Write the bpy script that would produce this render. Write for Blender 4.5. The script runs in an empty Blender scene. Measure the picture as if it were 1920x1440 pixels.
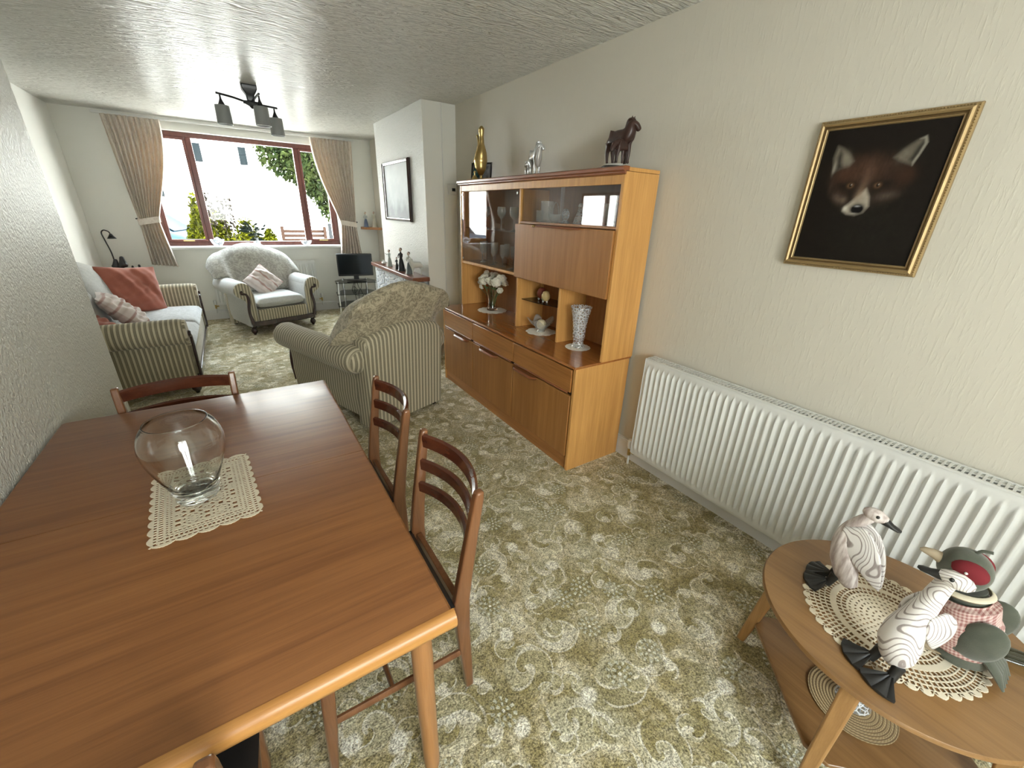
import bpy, bmesh, math, random
import numpy as np
from mathutils import Vector, Matrix
PI = math.pi; R = math.radians
S = bpy.context.scene; COL = S.collection
random.seed(7); rng = np.random.default_rng(5)

# ------------------------------------------------------------ camera, world, light, exposure
cam_d = bpy.data.cameras.new('camera'); cam = bpy.data.objects.new('camera', cam_d); COL.objects.link(cam)
S.camera = cam
HC = 1.4968
cam_d.sensor_width = 36.0; cam_d.lens = 763.55 * 36 / 1920; cam_d.clip_start = .03; cam_d.clip_end = 300
_a, _b, _c = R(33.9186), R(-22.7935), R(1.97666)
_f = Vector((math.sin(_a) * math.cos(_b), math.cos(_a) * math.cos(_b), math.sin(_b)))
_r = Vector((math.cos(_a), -math.sin(_a), 0)); _u = _r.cross(_f)
_r2 = math.cos(_c) * _r + math.sin(_c) * _u; _u2 = -math.sin(_c) * _r + math.cos(_c) * _u
_m = Matrix((_r2, _u2, -_f)).transposed().to_4x4(); _m.translation = (0, 0, HC)
cam.matrix_world = _m

S.view_settings.view_transform = 'Standard'; S.view_settings.look = 'None'; S.view_settings.gamma = 1
S.view_settings.exposure = 1.42
S.view_settings.use_curve_mapping = False
S.cycles.max_bounces = 14; S.cycles.diffuse_bounces = 8; S.cycles.glossy_bounces = 5
S.cycles.transmission_bounces = 10; S.cycles.transparent_max_bounces = 16
S.cycles.caustics_refractive = False; S.cycles.caustics_reflective = False
S.cycles.sample_clamp_indirect = 40.0

W = bpy.data.worlds.new('sky'); S.world = W; W.use_nodes = True
wn = W.node_tree.nodes; wl = W.node_tree.links; wn.clear()
wo = wn.new('ShaderNodeOutputWorld'); wb = wn.new('ShaderNodeBackground'); wl.new(wb.outputs[0], wo.inputs[0])
tc = wn.new('ShaderNodeTexCoord'); sp = wn.new('ShaderNodeSeparateXYZ'); wl.new(tc.outputs['Generated'], sp.inputs[0])
wr = wn.new('ShaderNodeValToRGB'); wl.new(sp.outputs['Z'], wr.inputs[0])
wr.color_ramp.elements[0].position = .45; wr.color_ramp.elements[0].color = (.80, .82, .78, 1)
wr.color_ramp.elements[1].position = .55; wr.color_ramp.elements[1].color = (.82, .92, 1.0, 1)
wl.new(wr.outputs[0], wb.inputs[0]); wb.inputs[1].default_value = 13.0

sun_d = bpy.data.lights.new('sun', 'SUN'); sun_d.energy = 30; sun_d.color = (1, .94, .86); sun_d.angle = R(.8)
sun = bpy.data.objects.new('sun', sun_d); COL.objects.link(sun)
sun.rotation_euler = Vector((-.72, .32, -.85)).to_track_quat('-Z', 'Y').to_euler()
def portal(name, loc, rot, sx, sy):
    l = bpy.data.lights.new(name, 'AREA'); l.shape = 'RECTANGLE'; l.size = sx; l.size_y = sy
    l.cycles.is_portal = True
    o = bpy.data.objects.new(name, l); COL.objects.link(o); o.location = loc; o.rotation_euler = rot
portal('front_window_daylight', (.36, 7.16, 1.61), (R(-90), 0, 0), 2.14, 1.34)
portal('rear_window_daylight', (.25, -1.76, 1.5), (R(90), 0, 0), 1.3, 1.1)

# ------------------------------------------------------------ mesh helpers
class MB:
    def __init__(s): s.v = []; s.f = []
    def add(s, vs, fs):
        o = len(s.v); s.v += [tuple(v) for v in vs]; s.f += [tuple(i + o for i in f) for f in fs]; return s
    def box(s, x0, x1, y0, y1, z0, z1):
        return s.add([(x0,y0,z0),(x1,y0,z0),(x1,y1,z0),(x0,y1,z0),(x0,y0,z1),(x1,y0,z1),(x1,y1,z1),(x0,y1,z1)],
                     [(3,2,1,0),(4,5,6,7),(0,1,5,4),(1,2,6,5),(2,3,7,6),(3,0,4,7)])
    def loft(s, secs, caps=True, closed=False):
        n = len(secs[0]); vs = [p for q in secs for p in q]; fs = []
        m = len(secs)
        for i in range(m - (0 if closed else 1)):
            a = i * n; b = ((i + 1) % m) * n
            for k in range(n): fs.append((a + k, a + (k + 1) % n, b + (k + 1) % n, b + k))
        if caps and not closed: fs += [tuple(range(n))[::-1], tuple(range((m - 1) * n, m * n))]
        return s.add(vs, fs)
    def vloft(s, L):  # (cx,cy,z,w,d)
        return s.loft([[(x-w/2,y-d/2,z),(x+w/2,y-d/2,z),(x+w/2,y+d/2,z),(x-w/2,y+d/2,z)] for x,y,z,w,d in L])
    def tube(s, pts, r, n=10, up=(0,0,1), caps=True, closed=False, ph=0.):
        P = [Vector(p) for p in pts]; m = len(P); secs = []
        rs = r if isinstance(r, (list, tuple)) else [r] * m
        u = Vector(up)
        for i in range(m):
            if closed: t = P[(i+1) % m] - P[i-1]
            else: t = P[min(i+1, m-1)] - P[max(i-1, 0)]
            if t.length < 1e-9: t = Vector((0,0,1))
            t.normalize(); a = u - t * u.dot(t)
            if a.length < 1e-3: a = Vector((1,0,0)) - t * t.x
            if a.length < 1e-3: a = Vector((0,1,0)) - t * t.y
            a.normalize(); b = t.cross(a); u = a if not isinstance(up, tuple) or m > 2 else u
            ra, rb = rs[i] if isinstance(rs[i], (list, tuple)) else (rs[i], rs[i])
            secs.append([P[i] + a * ra * math.cos(ph+2*PI*k/n) + b * rb * math.sin(ph+2*PI*k/n) for k in range(n)])
        return s.loft(secs, caps, closed)
    def lathe(s, prof, n=32, c=(0,0,0), caps=True):
        return s.loft([[(c[0]+r*math.cos(2*PI*k/n), c[1]+r*math.sin(2*PI*k/n), c[2]+z) for k in range(n)] for r, z in prof], caps)
    def prism(s, poly, a0, a1, ax='z'):
        def mk(p, a): return {'z': (p[0], p[1], a), 'y': (p[0], a, p[1]), 'x': (a, p[0], p[1])}[ax]
        return s.loft([[mk(p, a0) for p in poly], [mk(p, a1) for p in poly]])
    def ball(s, c, r, n=14, m=9):
        rx, ry, rz = r if isinstance(r, (list, tuple)) else (r, r, r)
        return s.loft([[(c[0]+rx*math.cos(2*PI*k/n)*math.sin(t), c[1]+ry*math.sin(2*PI*k/n)*math.sin(t), c[2]-rz*math.cos(t)) for k in range(n)]
                       for t in [PI*(.02+.96*i/(m-1)) for i in range(m)]])
    def grid(s, fn, nu, nv):
        vs = [fn(i/nu, j/nv) for j in range(nv+1) for i in range(nu+1)]
        return s.add(vs, [(j*(nu+1)+i, j*(nu+1)+i+1, (j+1)*(nu+1)+i+1, (j+1)*(nu+1)+i) for j in range(nv) for i in range(nu)])
    def xf(s, M):
        s.v = [tuple(M @ Vector(v)) for v in s.v]; return s
    def build(s, name, mat, parent=None, bevel=0, sub=0, solid=0, ang=40, seg=2):
        me = bpy.data.meshes.new(name); me.from_pydata(s.v, [], s.f)
        bm = bmesh.new(); bm.from_mesh(me); bmesh.ops.recalc_face_normals(bm, faces=bm.faces); bm.to_mesh(me); bm.free()
        me.materials.append(mat)
        for p in me.polygons: p.use_smooth = True
        me.set_sharp_from_angle(angle=R(ang))
        o = bpy.data.objects.new(name, me); COL.objects.link(o)
        if parent: o.parent = parent
        if solid:
            q = o.modifiers.new('solid', 'SOLIDIFY'); q.thickness = solid
        if bevel:
            q = o.modifiers.new('bevel', 'BEVEL'); q.width = bevel; q.segments = seg; q.limit_method = 'ANGLE'; q.angle_limit = R(40)
            q.harden_normals = False
        if sub:
            q = o.modifiers.new('sub', 'SUBSURF'); q.levels = sub; q.render_levels = sub
        return o
def box(*a): return MB().box(*a)
def cr(pts, k=6, closed=False):
    P = [Vector(p) for p in pts]; out = []; m = len(P)
    for i in range(m if closed else m - 1):
        p0, p1, p2, p3 = (P[(i-1) % m], P[i], P[(i+1) % m], P[(i+2) % m]) if closed else (P[max(i-1,0)], P[i], P[i+1], P[min(i+2,m-1)])
        for j in range(k):
            t = j / k
            out.append(.5*((2*p1)+(p2-p0)*t+(2*p0-5*p1+4*p2-p3)*t*t+(3*p1-p0-3*p2+p3)*t**3))
    if not closed: out.append(P[-1])
    return out
def lerpn(xs, ys, x): return float(np.interp(x, xs, ys))
def thing(name, label, cat, loc=(0,0,0), rz=0, group=None):
    o = bpy.data.objects.new(name, None); COL.objects.link(o); o.location = loc; o.rotation_euler = (0, 0, rz)
    o.empty_display_size = .05
    return tag(o, label, cat, group)
def tag(o, label, cat, group=None, kind=None):
    o['label'] = label; o['category'] = cat
    if group: o['group'] = group
    if kind: o['kind'] = kind
    return o
def struct(o): o['kind'] = 'structure'; return o
def at(o, loc, rz=0): o.location = loc; o.rotation_euler = (0, 0, rz); return o
def dup(root, loc=None, rz=None, label=None, group=None):
    r = root.copy(); COL.objects.link(r)
    if loc is not None: r.location = loc
    if rz is not None: r.rotation_euler = (0, 0, rz)
    if label: r['label'] = label
    if group: r['group'] = group
    for ch in list(root.children):
        c = ch.copy(); COL.objects.link(c); c.parent = r
        for g in list(ch.children):
            d = g.copy(); COL.objects.link(d); d.parent = c
    return r
def skin(name, V, E, rad, mat, parent=None, sub=2, root=0):
    me = bpy.data.meshes.new(name); me.from_pydata([tuple(v) for v in V], E, []); me.materials.append(mat)
    o = bpy.data.objects.new(name, me); COL.objects.link(o)
    if parent: o.parent = parent
    q = o.modifiers.new('skin', 'SKIN'); q.use_smooth_shade = True
    sv = me.skin_vertices[0].data if len(me.skin_vertices) else None
    if sv is None:
        bm = bmesh.new(); bm.from_mesh(me); bm.verts.layers.skin.verify(); bm.to_mesh(me); bm.free(); sv = me.skin_vertices[0].data
    for i, r in enumerate(rad): sv[i].radius = r if isinstance(r, tuple) else (r, r)
    for i in range(len(V)): sv[i].use_root = (i == root)
    q = o.modifiers.new('sub', 'SUBSURF'); q.levels = sub; q.render_levels = sub
    return o

# ------------------------------------------------------------ material helpers
class NM:
    def __init__(s, name, rough=.5, metal=0., spec=.5, coat=0., trans=0., ior=1.45, sheen=0.):
        s.m = bpy.data.materials.new(name); s.m.use_nodes = True; s.t = s.m.node_tree
        s.n = s.t.nodes; s.l = s.t.links; s.b = s.n['Principled BSDF']
        b = s.b.inputs; b['Roughness'].default_value = rough; b['Metallic'].default_value = metal
        b['Specular IOR Level'].default_value = spec; b['Coat Weight'].default_value = coat; b['Coat Roughness'].default_value = .12
        b['Transmission Weight'].default_value = trans; b['IOR'].default_value = ior; b['Sheen Weight'].default_value = sheen
        s._tc = None
    def put(s, sock, v):
        if isinstance(v, (int, float)): sock.default_value = v
        elif isinstance(v, tuple): sock.default_value = v if len(v) == len(sock.default_value) else (*v, 1)
        else: s.l.new(v, sock)
    def tc(s, k='Object'):
        if not s._tc: s._tc = s.n.new('ShaderNodeTexCoord')
        return s._tc.outputs[k]
    def map(s, v=None, scale=(1,1,1), loc=(0,0,0), rot=(0,0,0)):
        n = s.n.new('ShaderNodeMapping'); s.put(n.inputs[0], v or s.tc()); n.inputs['Scale'].default_value = scale
        n.inputs['Location'].default_value = loc; n.inputs['Rotation'].default_value = rot; return n.outputs[0]
    def noise(s, v=None, sc=5., det=3., rough=.5, dist=0., col=False):
        n = s.n.new('ShaderNodeTexNoise'); s.put(n.inputs['Vector'], v or s.tc()); n.inputs['Scale'].default_value = sc
        n.inputs['Detail'].default_value = det; n.inputs['Roughness'].default_value = rough; n.inputs['Distortion'].default_value = dist
        return n.outputs[1 if col else 0]
    def vor(s, v=None, sc=5., feat='F1', dim='3D', rnd=1., out='Distance'):
        n = s.n.new('ShaderNodeTexVoronoi'); n.feature = feat; n.voronoi_dimensions = dim; s.put(n.inputs['Vector'], v or s.tc())
        n.inputs['Scale'].default_value = sc; n.inputs['Randomness'].default_value = rnd
        return n.outputs[out] if isinstance(out, str) else [n.outputs[k] for k in out]
    def M(s, op, a, b=0., c=0., clamp=False):
        n = s.n.new('ShaderNodeMath'); n.operation = op; n.use_clamp = clamp
        s.put(n.inputs[0], a); s.put(n.inputs[1], b); s.put(n.inputs[2], c); return n.outputs[0]
    def V(s, op, a, b=(0,0,0), out=0):
        n = s.n.new('ShaderNodeVectorMath'); n.operation = op; s.put(n.inputs[0], a); s.put(n.inputs[1], b); return n.outputs[out]
    def sep(s, v):
        n = s.n.new('ShaderNodeSeparateXYZ'); s.put(n.inputs[0], v); return n.outputs
    def comb(s, x, y, z=0.):
        n = s.n.new('ShaderNodeCombineXYZ'); s.put(n.inputs[0], x); s.put(n.inputs[1], y); s.put(n.inputs[2], z); return n.outputs[0]
    def mix(s, f, a, b, mode='MIX'):
        n = s.n.new('ShaderNodeMix'); n.data_type = 'RGBA'; n.blend_type = mode
        s.put(n.inputs[0], f); s.put(n.inputs[6], a); s.put(n.inputs[7], b); return n.outputs[2]
    def ss(s, x, a, b):
        n = s.n.new('ShaderNodeMapRange'); n.interpolation_type = 'SMOOTHSTEP'; s.put(n.inputs[0], x)
        n.inputs[1].default_value = a; n.inputs[2].default_value = b; return n.outputs[0]
    def ramp(s, f, *stops):
        n = s.n.new('ShaderNodeValToRGB'); s.put(n.inputs[0], f); e = n.color_ramp.elements
        while len(e) < len(stops): e.new(.5)
        for k, (p, c) in enumerate(stops): e[k].position = p; e[k].color = (*c, 1)
        return n.outputs[0]
    def color(s, c): s.put(s.b.inputs['Base Color'], c); return s
    def rough(s, c): s.put(s.b.inputs['Roughness'], c); return s
    def bump(s, h, st=.3, dist=.01):
        n = s.n.new('ShaderNodeBump'); n.inputs['Strength'].default_value = st; n.inputs['Distance'].default_value = dist
        s.put(n.inputs['Height'], h); s.l.new(n.outputs[0], s.b.inputs['Normal']); return s
def flat(name, c, rough=.5, var=.0, **k):
    q = NM(name, rough, **k)
    if var:
        f = q.noise(sc=14, det=4); q.color(q.mix(f, tuple(x*(1-var) for x in c), tuple(min(1, x*(1+var)) for x in c)))
    else: q.color(c)
    return q.m
def wood(name, dark, light, ax='z', rough=.35, coat=.25, sc=1., bump=.08):
    q = NM(name, rough, coat=coat); s = {'x': (1.6,34,34), 'y': (34,1.6,34), 'z': (34,34,1.6)}[ax]
    v = q.map(scale=tuple(k*sc for k in s)); n1 = q.noise(v, 1.2, 5, .62, .5)
    v2 = q.map(scale=tuple(k*sc*(5 if k > 5 else 2) for k in s)); n2 = q.noise(v2, 2., 3, .6)
    v3 = q.map(scale=tuple(k*sc*.16 for k in s)); n3 = q.noise(v3, 1., 2, .5, 1.2)
    f = q.M('ADD', q.M('MULTIPLY', n1, .55), q.M('ADD', q.M('MULTIPLY', n2, .22), q.M('MULTIPLY', n3, .3)))
    q.color(q.ramp(f, (.36, dark), (.52, tuple((a+b)/2 for a, b in zip(dark, light))), (.68, light)))
    if bump: q.bump(n2, bump, .001)
    return q.m
def thin_glass(name, tint=(1,1,1), ior=1.5, rough=.0, add=0.):
    m = bpy.data.materials.new(name); m.use_nodes = True; n = m.node_tree.nodes; l = m.node_tree.links; n.clear()
    o = n.new('ShaderNodeOutputMaterial'); mx = n.new('ShaderNodeMixShader'); t = n.new('ShaderNodeBsdfTransparent'); g = n.new('ShaderNodeBsdfGlossy')
    f = n.new('ShaderNodeFresnel'); f.inputs[0].default_value = ior; t.inputs[0].default_value = (*tint, 1); g.inputs['Roughness'].default_value = rough
    a = n.new('ShaderNodeMath'); a.inputs[1].default_value = add; l.new(f.outputs[0], a.inputs[0])
    ge = n.new('ShaderNodeNewGeometry'); iv = n.new('ShaderNodeMath'); iv.operation = 'SUBTRACT'; iv.inputs[0].default_value = 1; l.new(ge.outputs['Backfacing'], iv.inputs[1])
    mu = n.new('ShaderNodeMath'); mu.operation = 'MULTIPLY'; l.new(a.outputs[0], mu.inputs[0]); l.new(iv.outputs[0], mu.inputs[1]); l.new(mu.outputs[0], mx.inputs[0])
    l.new(t.outputs[0], mx.inputs[1]); l.new(g.outputs[0], mx.inputs[2]); l.new(mx.outputs[0], o.inputs[0]); return m
def real_glass(name, tint=(1,1,1), rough=0., bump=False):
    q = NM(name, rough, trans=1., ior=1.47); q.color(tint)
    if bump: q.bump(q.vor(sc=70, feat='DISTANCE_TO_EDGE'), 1., .004)
    return q.m

# ------------------------------------------------------------ materials
def mat_plaster(name, c, kind):
    q = NM(name, .5, spec=.4)
    if kind == 'threads':      # embossed vertical threads, satin paint
        n1 = q.noise(q.map(scale=(110,110,13)), 1, 3, .6, .3); n2 = q.noise(q.map(scale=(42,42,24)), 1, 3)
        q.color(c); q.rough(.45); q.bump(q.M('ADD', q.ss(n1, .50, .78), q.M('MULTIPLY', n2, .5)), .24, .003)
    elif kind == 'blown':      # glossy painted embossed paper
        n1 = q.noise(q.map(scale=(130,130,95)), 1, 3, .55, .6); n2 = q.vor(q.map(scale=(95,95,70)), 1., 'SMOOTH_F1')
        q.color(c); q.rough(.40); q.b.inputs['Specular IOR Level'].default_value = .26; q.bump(q.M('ADD', n1, q.M('MULTIPLY', n2, .6)), .9, .010)
    elif kind == 'ceiling':    # brushed textured coating with a sheen
        n1 = q.noise(q.map(scale=(7,30,9), rot=(0,0,R(9))), 1, 2.5, .55, 1.6); n2 = q.noise(q.map(scale=(2.2,5,3)), 1, 2)
        q.color(c); q.rough(.30); q.b.inputs['Specular IOR Level'].default_value = .15; q.bump(q.M('ADD', n1, q.M('MULTIPLY', n2, .4)), 1., .05)
    else:
        q.color(c); q.bump(q.noise(sc=60, det=2), .12, .003)
    return q.m
WALLC = (.57, .54, .47)
m_wallR = mat_plaster('cream threaded wallpaper', WALLC, 'threads')
m_wallL = mat_plaster('cream embossed wallpaper', (.66, .645, .58), 'blown')
m_wallP = mat_plaster('plain pale wall paint', (.70, .70, .66), 'plain')
m_breast = mat_plaster('white embossed chimney paper', (.71, .71, .685), 'blown')
m_ceil = mat_plaster('textured ceiling coating', (.70, .69, .645), 'ceiling')
m_white = flat('white gloss paint', (.64, .645, .63), .35, .02)
m_skirt = flat('off-white skirting paint', (.66, .66, .66), .35, .02)
m_upvc = wood('mahogany window frame', (.10, .028, .022), (.17, .055, .04), 'z', .35, .2)
m_pane = thin_glass('window glass', (.97, .98, .98), 1.4)

def carpet():
    q = NM('patterned olive and cream carpet', .95, spec=.15, sheen=.25)
    base = q.tc()
    warp = q.V('MULTIPLY', q.V('SUBTRACT', q.noise(base, 6, 2, col=True), (.5,.5,.5)), (.045,.045,0))
    P = q.V('ADD', base, warp)
    xyz = q.sep(base); P2 = q.comb(xyz[0], xyz[1], 0.)
    W2 = q.V('MULTIPLY', P, (1,1,0))
    n_big = q.noise(P2, 5.0, 5, .6, .6); n_mid = q.noise(P2, 17, 4, .65, .8)
    cream = (.78, .73, .58); olive = (.25, .205, .085); sage = (.44, .43, .31); pale = (.86, .83, .74)
    c = q.ramp(q.M('ADD', q.M('MULTIPLY', n_big, .62), q.M('MULTIPLY', n_mid, .38)), (.38, olive), (.46, (.36,.30,.15)), (.54, (.52,.46,.31)), (.63, cream))
    c = q.mix(q.M('MULTIPLY', q.ss(q.noise(P2, 3.1, 2), .5, .7), .5), c, sage)
    # lattice
    lx = q.sep(q.V('ADD', q.map(base, rot=(0,0,R(38))), q.V('MULTIPLY', warp, (.6,.6,0))))
    g = [q.M('ABSOLUTE', q.M('SUBTRACT', q.M('FRACT', q.M('MULTIPLY', lx[k], 58.)), .5)) for k in (0, 1)]
    lat = q.M('MAXIMUM', q.ss(g[0], .36, .48), q.ss(g[1], .36, .48))
    lm = q.M('MULTIPLY', q.ss(q.noise(q.map(base, loc=(4,2,0)), 4.2, 1), .47, .56), .62)
    c = q.mix(q.M('MULTIPLY', lat, lm), c, (.25, .215, .10))
    def spirals(c, sc, off, rad, tight, arms=1., sgn=1.):
        src = q.map(W2, loc=off); d, pos, colr = q.vor(src, sc, dim='2D', rnd=.75, out=('Distance','Position','Color'))
        loc = q.V('SUBTRACT', src, pos); s3 = q.sep(loc); rnd = q.sep(colr)
        r = q.V('LENGTH', loc, out=1); th = q.M('ARCTAN2', s3[1], s3[0])
        ph = q.M('ADD', q.M('MULTIPLY', th, arms*sgn), q.M('ADD', q.M('MULTIPLY', q.M('LOGARITHM', q.M('ADD', r, .004), 2.718), tight), q.M('MULTIPLY', rnd[0], 6.28)))
        sn = q.M('SINE', ph); inside = q.M('SUBTRACT', 1., q.ss(q.M('ADD', r, q.M('MULTIPLY', sn, .012)), rad*.85, rad))
        fill = q.ss(sn, -.15, .25)
        grad = q.M('SINE', q.M('ADD', th, q.M('MULTIPLY', rnd[1], 6.28)))
        lightc = q.mix(q.ss(grad, -.3, .8), (.54,.51,.37), pale); darkc = q.mix(q.ss(grad, -.5, .9), (.26,.215,.08), (.47,.43,.27))
        body = q.mix(fill, darkc, lightc)
        c = q.mix(q.M('MULTIPLY', inside, .55), c, body)
        edge = q.M('SUBTRACT', 1., q.ss(q.M('ABSOLUTE', q.M('SUBTRACT', sn, .02)), .06, .26))
        c = q.mix(q.M('MULTIPLY', q.M('MULTIPLY', edge, inside), .6), c, pale)
        rim = q.M('SUBTRACT', 1., q.ss(q.M('ABSOLUTE', q.M('SUBTRACT', q.M('ADD', r, q.M('MULTIPLY', sn, .012)), rad)), .001, .005))
        half = q.ss(grad, -.1, .3)
        return q.mix(q.M('MULTIPLY', q.M('MULTIPLY', rim, half), .6), c, pale)
    c = spirals(c, 4.3, (0,0,0), .088, 2.2, 1.)
    c = spirals(c, 6.5, (3.3,1.7,0), .042, 1.7, 1., -1.)
    # pale round medallions
    src = q.map(W2, loc=(7.1,3.4,0)); d, pos = q.vor(src, 3.6, dim='2D', rnd=.8, out=('Distance','Position'))
    r = q.V('LENGTH', q.V('SUBTRACT', src, pos), out=1)
    c = q.mix(q.M('MULTIPLY', q.M('SUBTRACT', 1., q.ss(r, .020, .036)), .8), c, pale)
    # flower rosettes
    src = q.map(W2, loc=(1.2,9.4,0)); d, pos = q.vor(src, 3.7, dim='2D', rnd=.8, out=('Distance','Position'))
    l3 = q.V('SUBTRACT', src, pos); s3 = q.sep(l3); r = q.V('LENGTH', l3, out=1); th = q.M('ARCTAN2', s3[1], s3[0])
    ins = q.M('SUBTRACT', 1., q.ss(r, .044, .054))
    c = q.mix(q.M('MULTIPLY', ins, .6), c, (.27,.235,.11))
    for rad, n, w in ((.037, 11, .008), (.019, 6, .007)):
        pet = q.ss(q.M('COSINE', q.M('MULTIPLY', th, float(n))), -.1, .5)
        ring = q.M('SUBTRACT', 1., q.ss(q.M('ABSOLUTE', q.M('SUBTRACT', r, rad)), w*.6, w*1.1))
        c = q.mix(q.M('MULTIPLY', q.M('MULTIPLY', pet, ring), .85), c, (.60,.60,.50))
    c = q.mix(q.M('SUBTRACT', 1., q.ss(r, .004, .007)), c, pale)
    sp = q.noise(P2, 170, 2, .7, .5); sp2 = q.noise(P2, 60, 2, .6)
    k = q.M('ADD', q.M('MULTIPLY', q.ss(sp, .34, .66), .95), q.M('MULTIPLY', q.ss(sp2, .35, .65), .42))
    c = q.mix(1., c, q.comb(q.M('ADD', k, .30), q.M('ADD', k, .28), q.M('ADD', k, .23)), 'MULTIPLY')
    q.color(c); q.bump(q.M('ADD', sp, q.M('MULTIPLY', sp2, .5)), .9, .006)
    return q.m
m_carpet = carpet()

TEAK_D = (.26, .095, .022); TEAK_L = (.46, .20, .055)
m_teak_v = wood('teak veneer upright grain', (.46,.22,.06), (.70,.38,.125), 'z', .4, .15)  # paler than the doors: light on the cabinet side put into its colour
m_teak_f = wood('teak door veneer', (.27,.11,.028), (.42,.195,.058), 'z', .45, .04, .7)
m_teak_h = wood('teak veneer long grain', TEAK_D, TEAK_L, 'y', .3, .3)
m_teak_top = wood('polished teak worktop', (.25,.085,.022), (.42,.165,.045), 'y', .16, .5)
m_teak_trim = wood('red-brown teak moulding', (.17,.05,.018), (.30,.10,.035), 'y', .3, .3)
m_teak_in = wood('plain teak back panel', (.28,.12,.045), (.42,.20,.08), 'z', .4, .1)
m_table = wood('polished teak table top', (.15,.055,.018), (.275,.115,.038), 'x', .42, .06, .9)
m_tedge = wood('golden table edge', (.32,.13,.03), (.50,.25,.07), 'x', .4, .15)
m_leg = wood('turned teak leg', (.26,.11,.035), (.42,.20,.075), 'z', .35, .3)
m_chair = wood('red-brown chair wood', (.13,.05,.02), (.24,.105,.045), 'z', .28, .4)
m_slat = wood('dark chair slat', (.055,.014,.008), (.12,.034,.016), 'x', .22, .6)
m_seat = flat('black vinyl seat', (.012,.011,.011), .5, .1)
m_oval = wood('mid-brown side table wood', (.17,.085,.030), (.29,.155,.058), 'y', .35, .3, .8)
m_oval_leg = wood('light side table leg', (.26,.13,.045), (.42,.23,.085), 'z', .4, .2)
m_darkwood = wood('dark show wood', (.020,.010,.010), (.055,.026,.022), 'z', .25, .5)
m_black = flat('black plastic', (.012,.012,.013), .3)
m_screen = flat('dark screen', (.008,.012,.016), .12)
m_chrome = flat('chrome', (.75,.75,.76), .15, metal=1.)
m_brass = flat('antique brass', (.55,.40,.16), .28, .25, metal=1.)
m_smoke = thin_glass('smoked glass', (.35,.36,.37), 1.5, .0, .02)
m_tint = thin_glass('cabinet glass', (.80,.79,.78), 1.5, .02, .035)
def crystal():
    m = thin_glass('cut crystal', (.94,.96,.98), 1.7, .05, .08); n = m.node_tree.nodes; l = m.node_tree.links
    t = n.new('ShaderNodeTexCoord'); v = n.new('ShaderNodeTexVoronoi'); v.inputs['Scale'].default_value = 85; l.new(t.outputs['Object'], v.inputs['Vector'])
    b = n.new('ShaderNodeBump'); b.inputs['Strength'].default_value = 1.; b.inputs['Distance'].default_value = .006; l.new(v.outputs['Distance'], b.inputs['Height'])
    for k in n:
        if k.bl_idname in ('ShaderNodeBsdfGlossy', 'ShaderNodeFresnel'): l.new(b.outputs[0], k.inputs['Normal'])
    o = [k for k in n if k.bl_idname == 'ShaderNodeOutputMaterial'][0]; s = o.inputs[0].links[0].from_socket
    d = n.new('ShaderNodeBsdfDiffuse'); d.inputs[0].default_value = (.9,.92,.94,1); x = n.new('ShaderNodeMixShader'); v2 = n.new('ShaderNodeTexVoronoi'); v2.feature = 'DISTANCE_TO_EDGE'; v2.inputs['Scale'].default_value = 60; l.new(t.outputs['Object'], v2.inputs['Vector']); mr = n.new('ShaderNodeMapRange'); l.new(v2.outputs['Distance'], mr.inputs[0]); mr.inputs[1].default_value = .03; mr.inputs[2].default_value = .12; mr.inputs[3].default_value = .55; mr.inputs[4].default_value = .04; l.new(mr.outputs[0], x.inputs[0])
    l.new(s, x.inputs[1]); l.new(d.outputs[0], x.inputs[2]); l.new(x.outputs[0], o.inputs[0])
    return m
m_crystal = crystal()
m_glass = real_glass('clear glass', (.98,1,.99))
m_glass_thin = thin_glass('thin glassware', (.93,.94,.94), 1.5, .05, .06)
_n = m_glass_thin.node_tree; _d = _n.nodes.new('ShaderNodeBsdfDiffuse'); _d.inputs[0].default_value = (.85,.87,.86,1); _x = _n.nodes.new('ShaderNodeMixShader'); _x.inputs[0].default_value = .2
_o = [k for k in _n.nodes if k.bl_idname == 'ShaderNodeOutputMaterial'][0]; _s = _o.inputs[0].links[0].from_socket; _n.links.new(_s, _x.inputs[1]); _n.links.new(_d.outputs[0], _x.inputs[2]); _n.links.new(_x.outputs[0], _o.inputs[0])
m_crochet = flat('ecru crochet cotton', (.68,.60,.46), .9, .08)
m_crochet_w = flat('white crochet cotton', (.82,.79,.72), .9, .05)
m_black_paint = flat('black painted wood', (.02,.019,.018), .45, .2)

def stripe(name, axis, pitch=.031, pale=(.62,.555,.40), mid=(.175,.15,.10)):
    q = NM(name, .9, spec=.2, sheen=.2); s = q.sep(q.tc()); nn = q.sep(q.tc('Normal'))
    if axis == 'auto':
        f = q.ss(q.M('ABSOLUTE', nn[0]), .6, .75); co = q.M('ADD', q.M('MULTIPLY', s[0], q.M('SUBTRACT', 1., f)), q.M('MULTIPLY', s[1], f))
    elif axis == 'roll':
        f = q.ss(q.M('ABSOLUTE', nn[1]), .62, .72); co = q.M('ADD', q.M('MULTIPLY', s[1], q.M('SUBTRACT', 1., f)), q.M('MULTIPLY', s[0], f))
    else: co = s['xyz'.index(axis)]
    t = q.M('FRACT', q.M('ADD', q.M('MULTIPLY', co, 1/pitch), 50.))
    w = q.noise(q.map(scale=(220,220,220)), 1, 2)
    c = q.ramp(t, (0., pale), (.34, pale), (.38, (.30,.265,.18)), (.43, mid), (.60, mid), (.65, (.34,.30,.20)), (.71, mid), (.90, (.22,.19,.13)), (1., pale))
    q.color(q.mix(.25, c, q.mix(w, (.1,.09,.06), (.6,.56,.45)))); q.bump(w, .25, .001)
    return q.m
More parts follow.
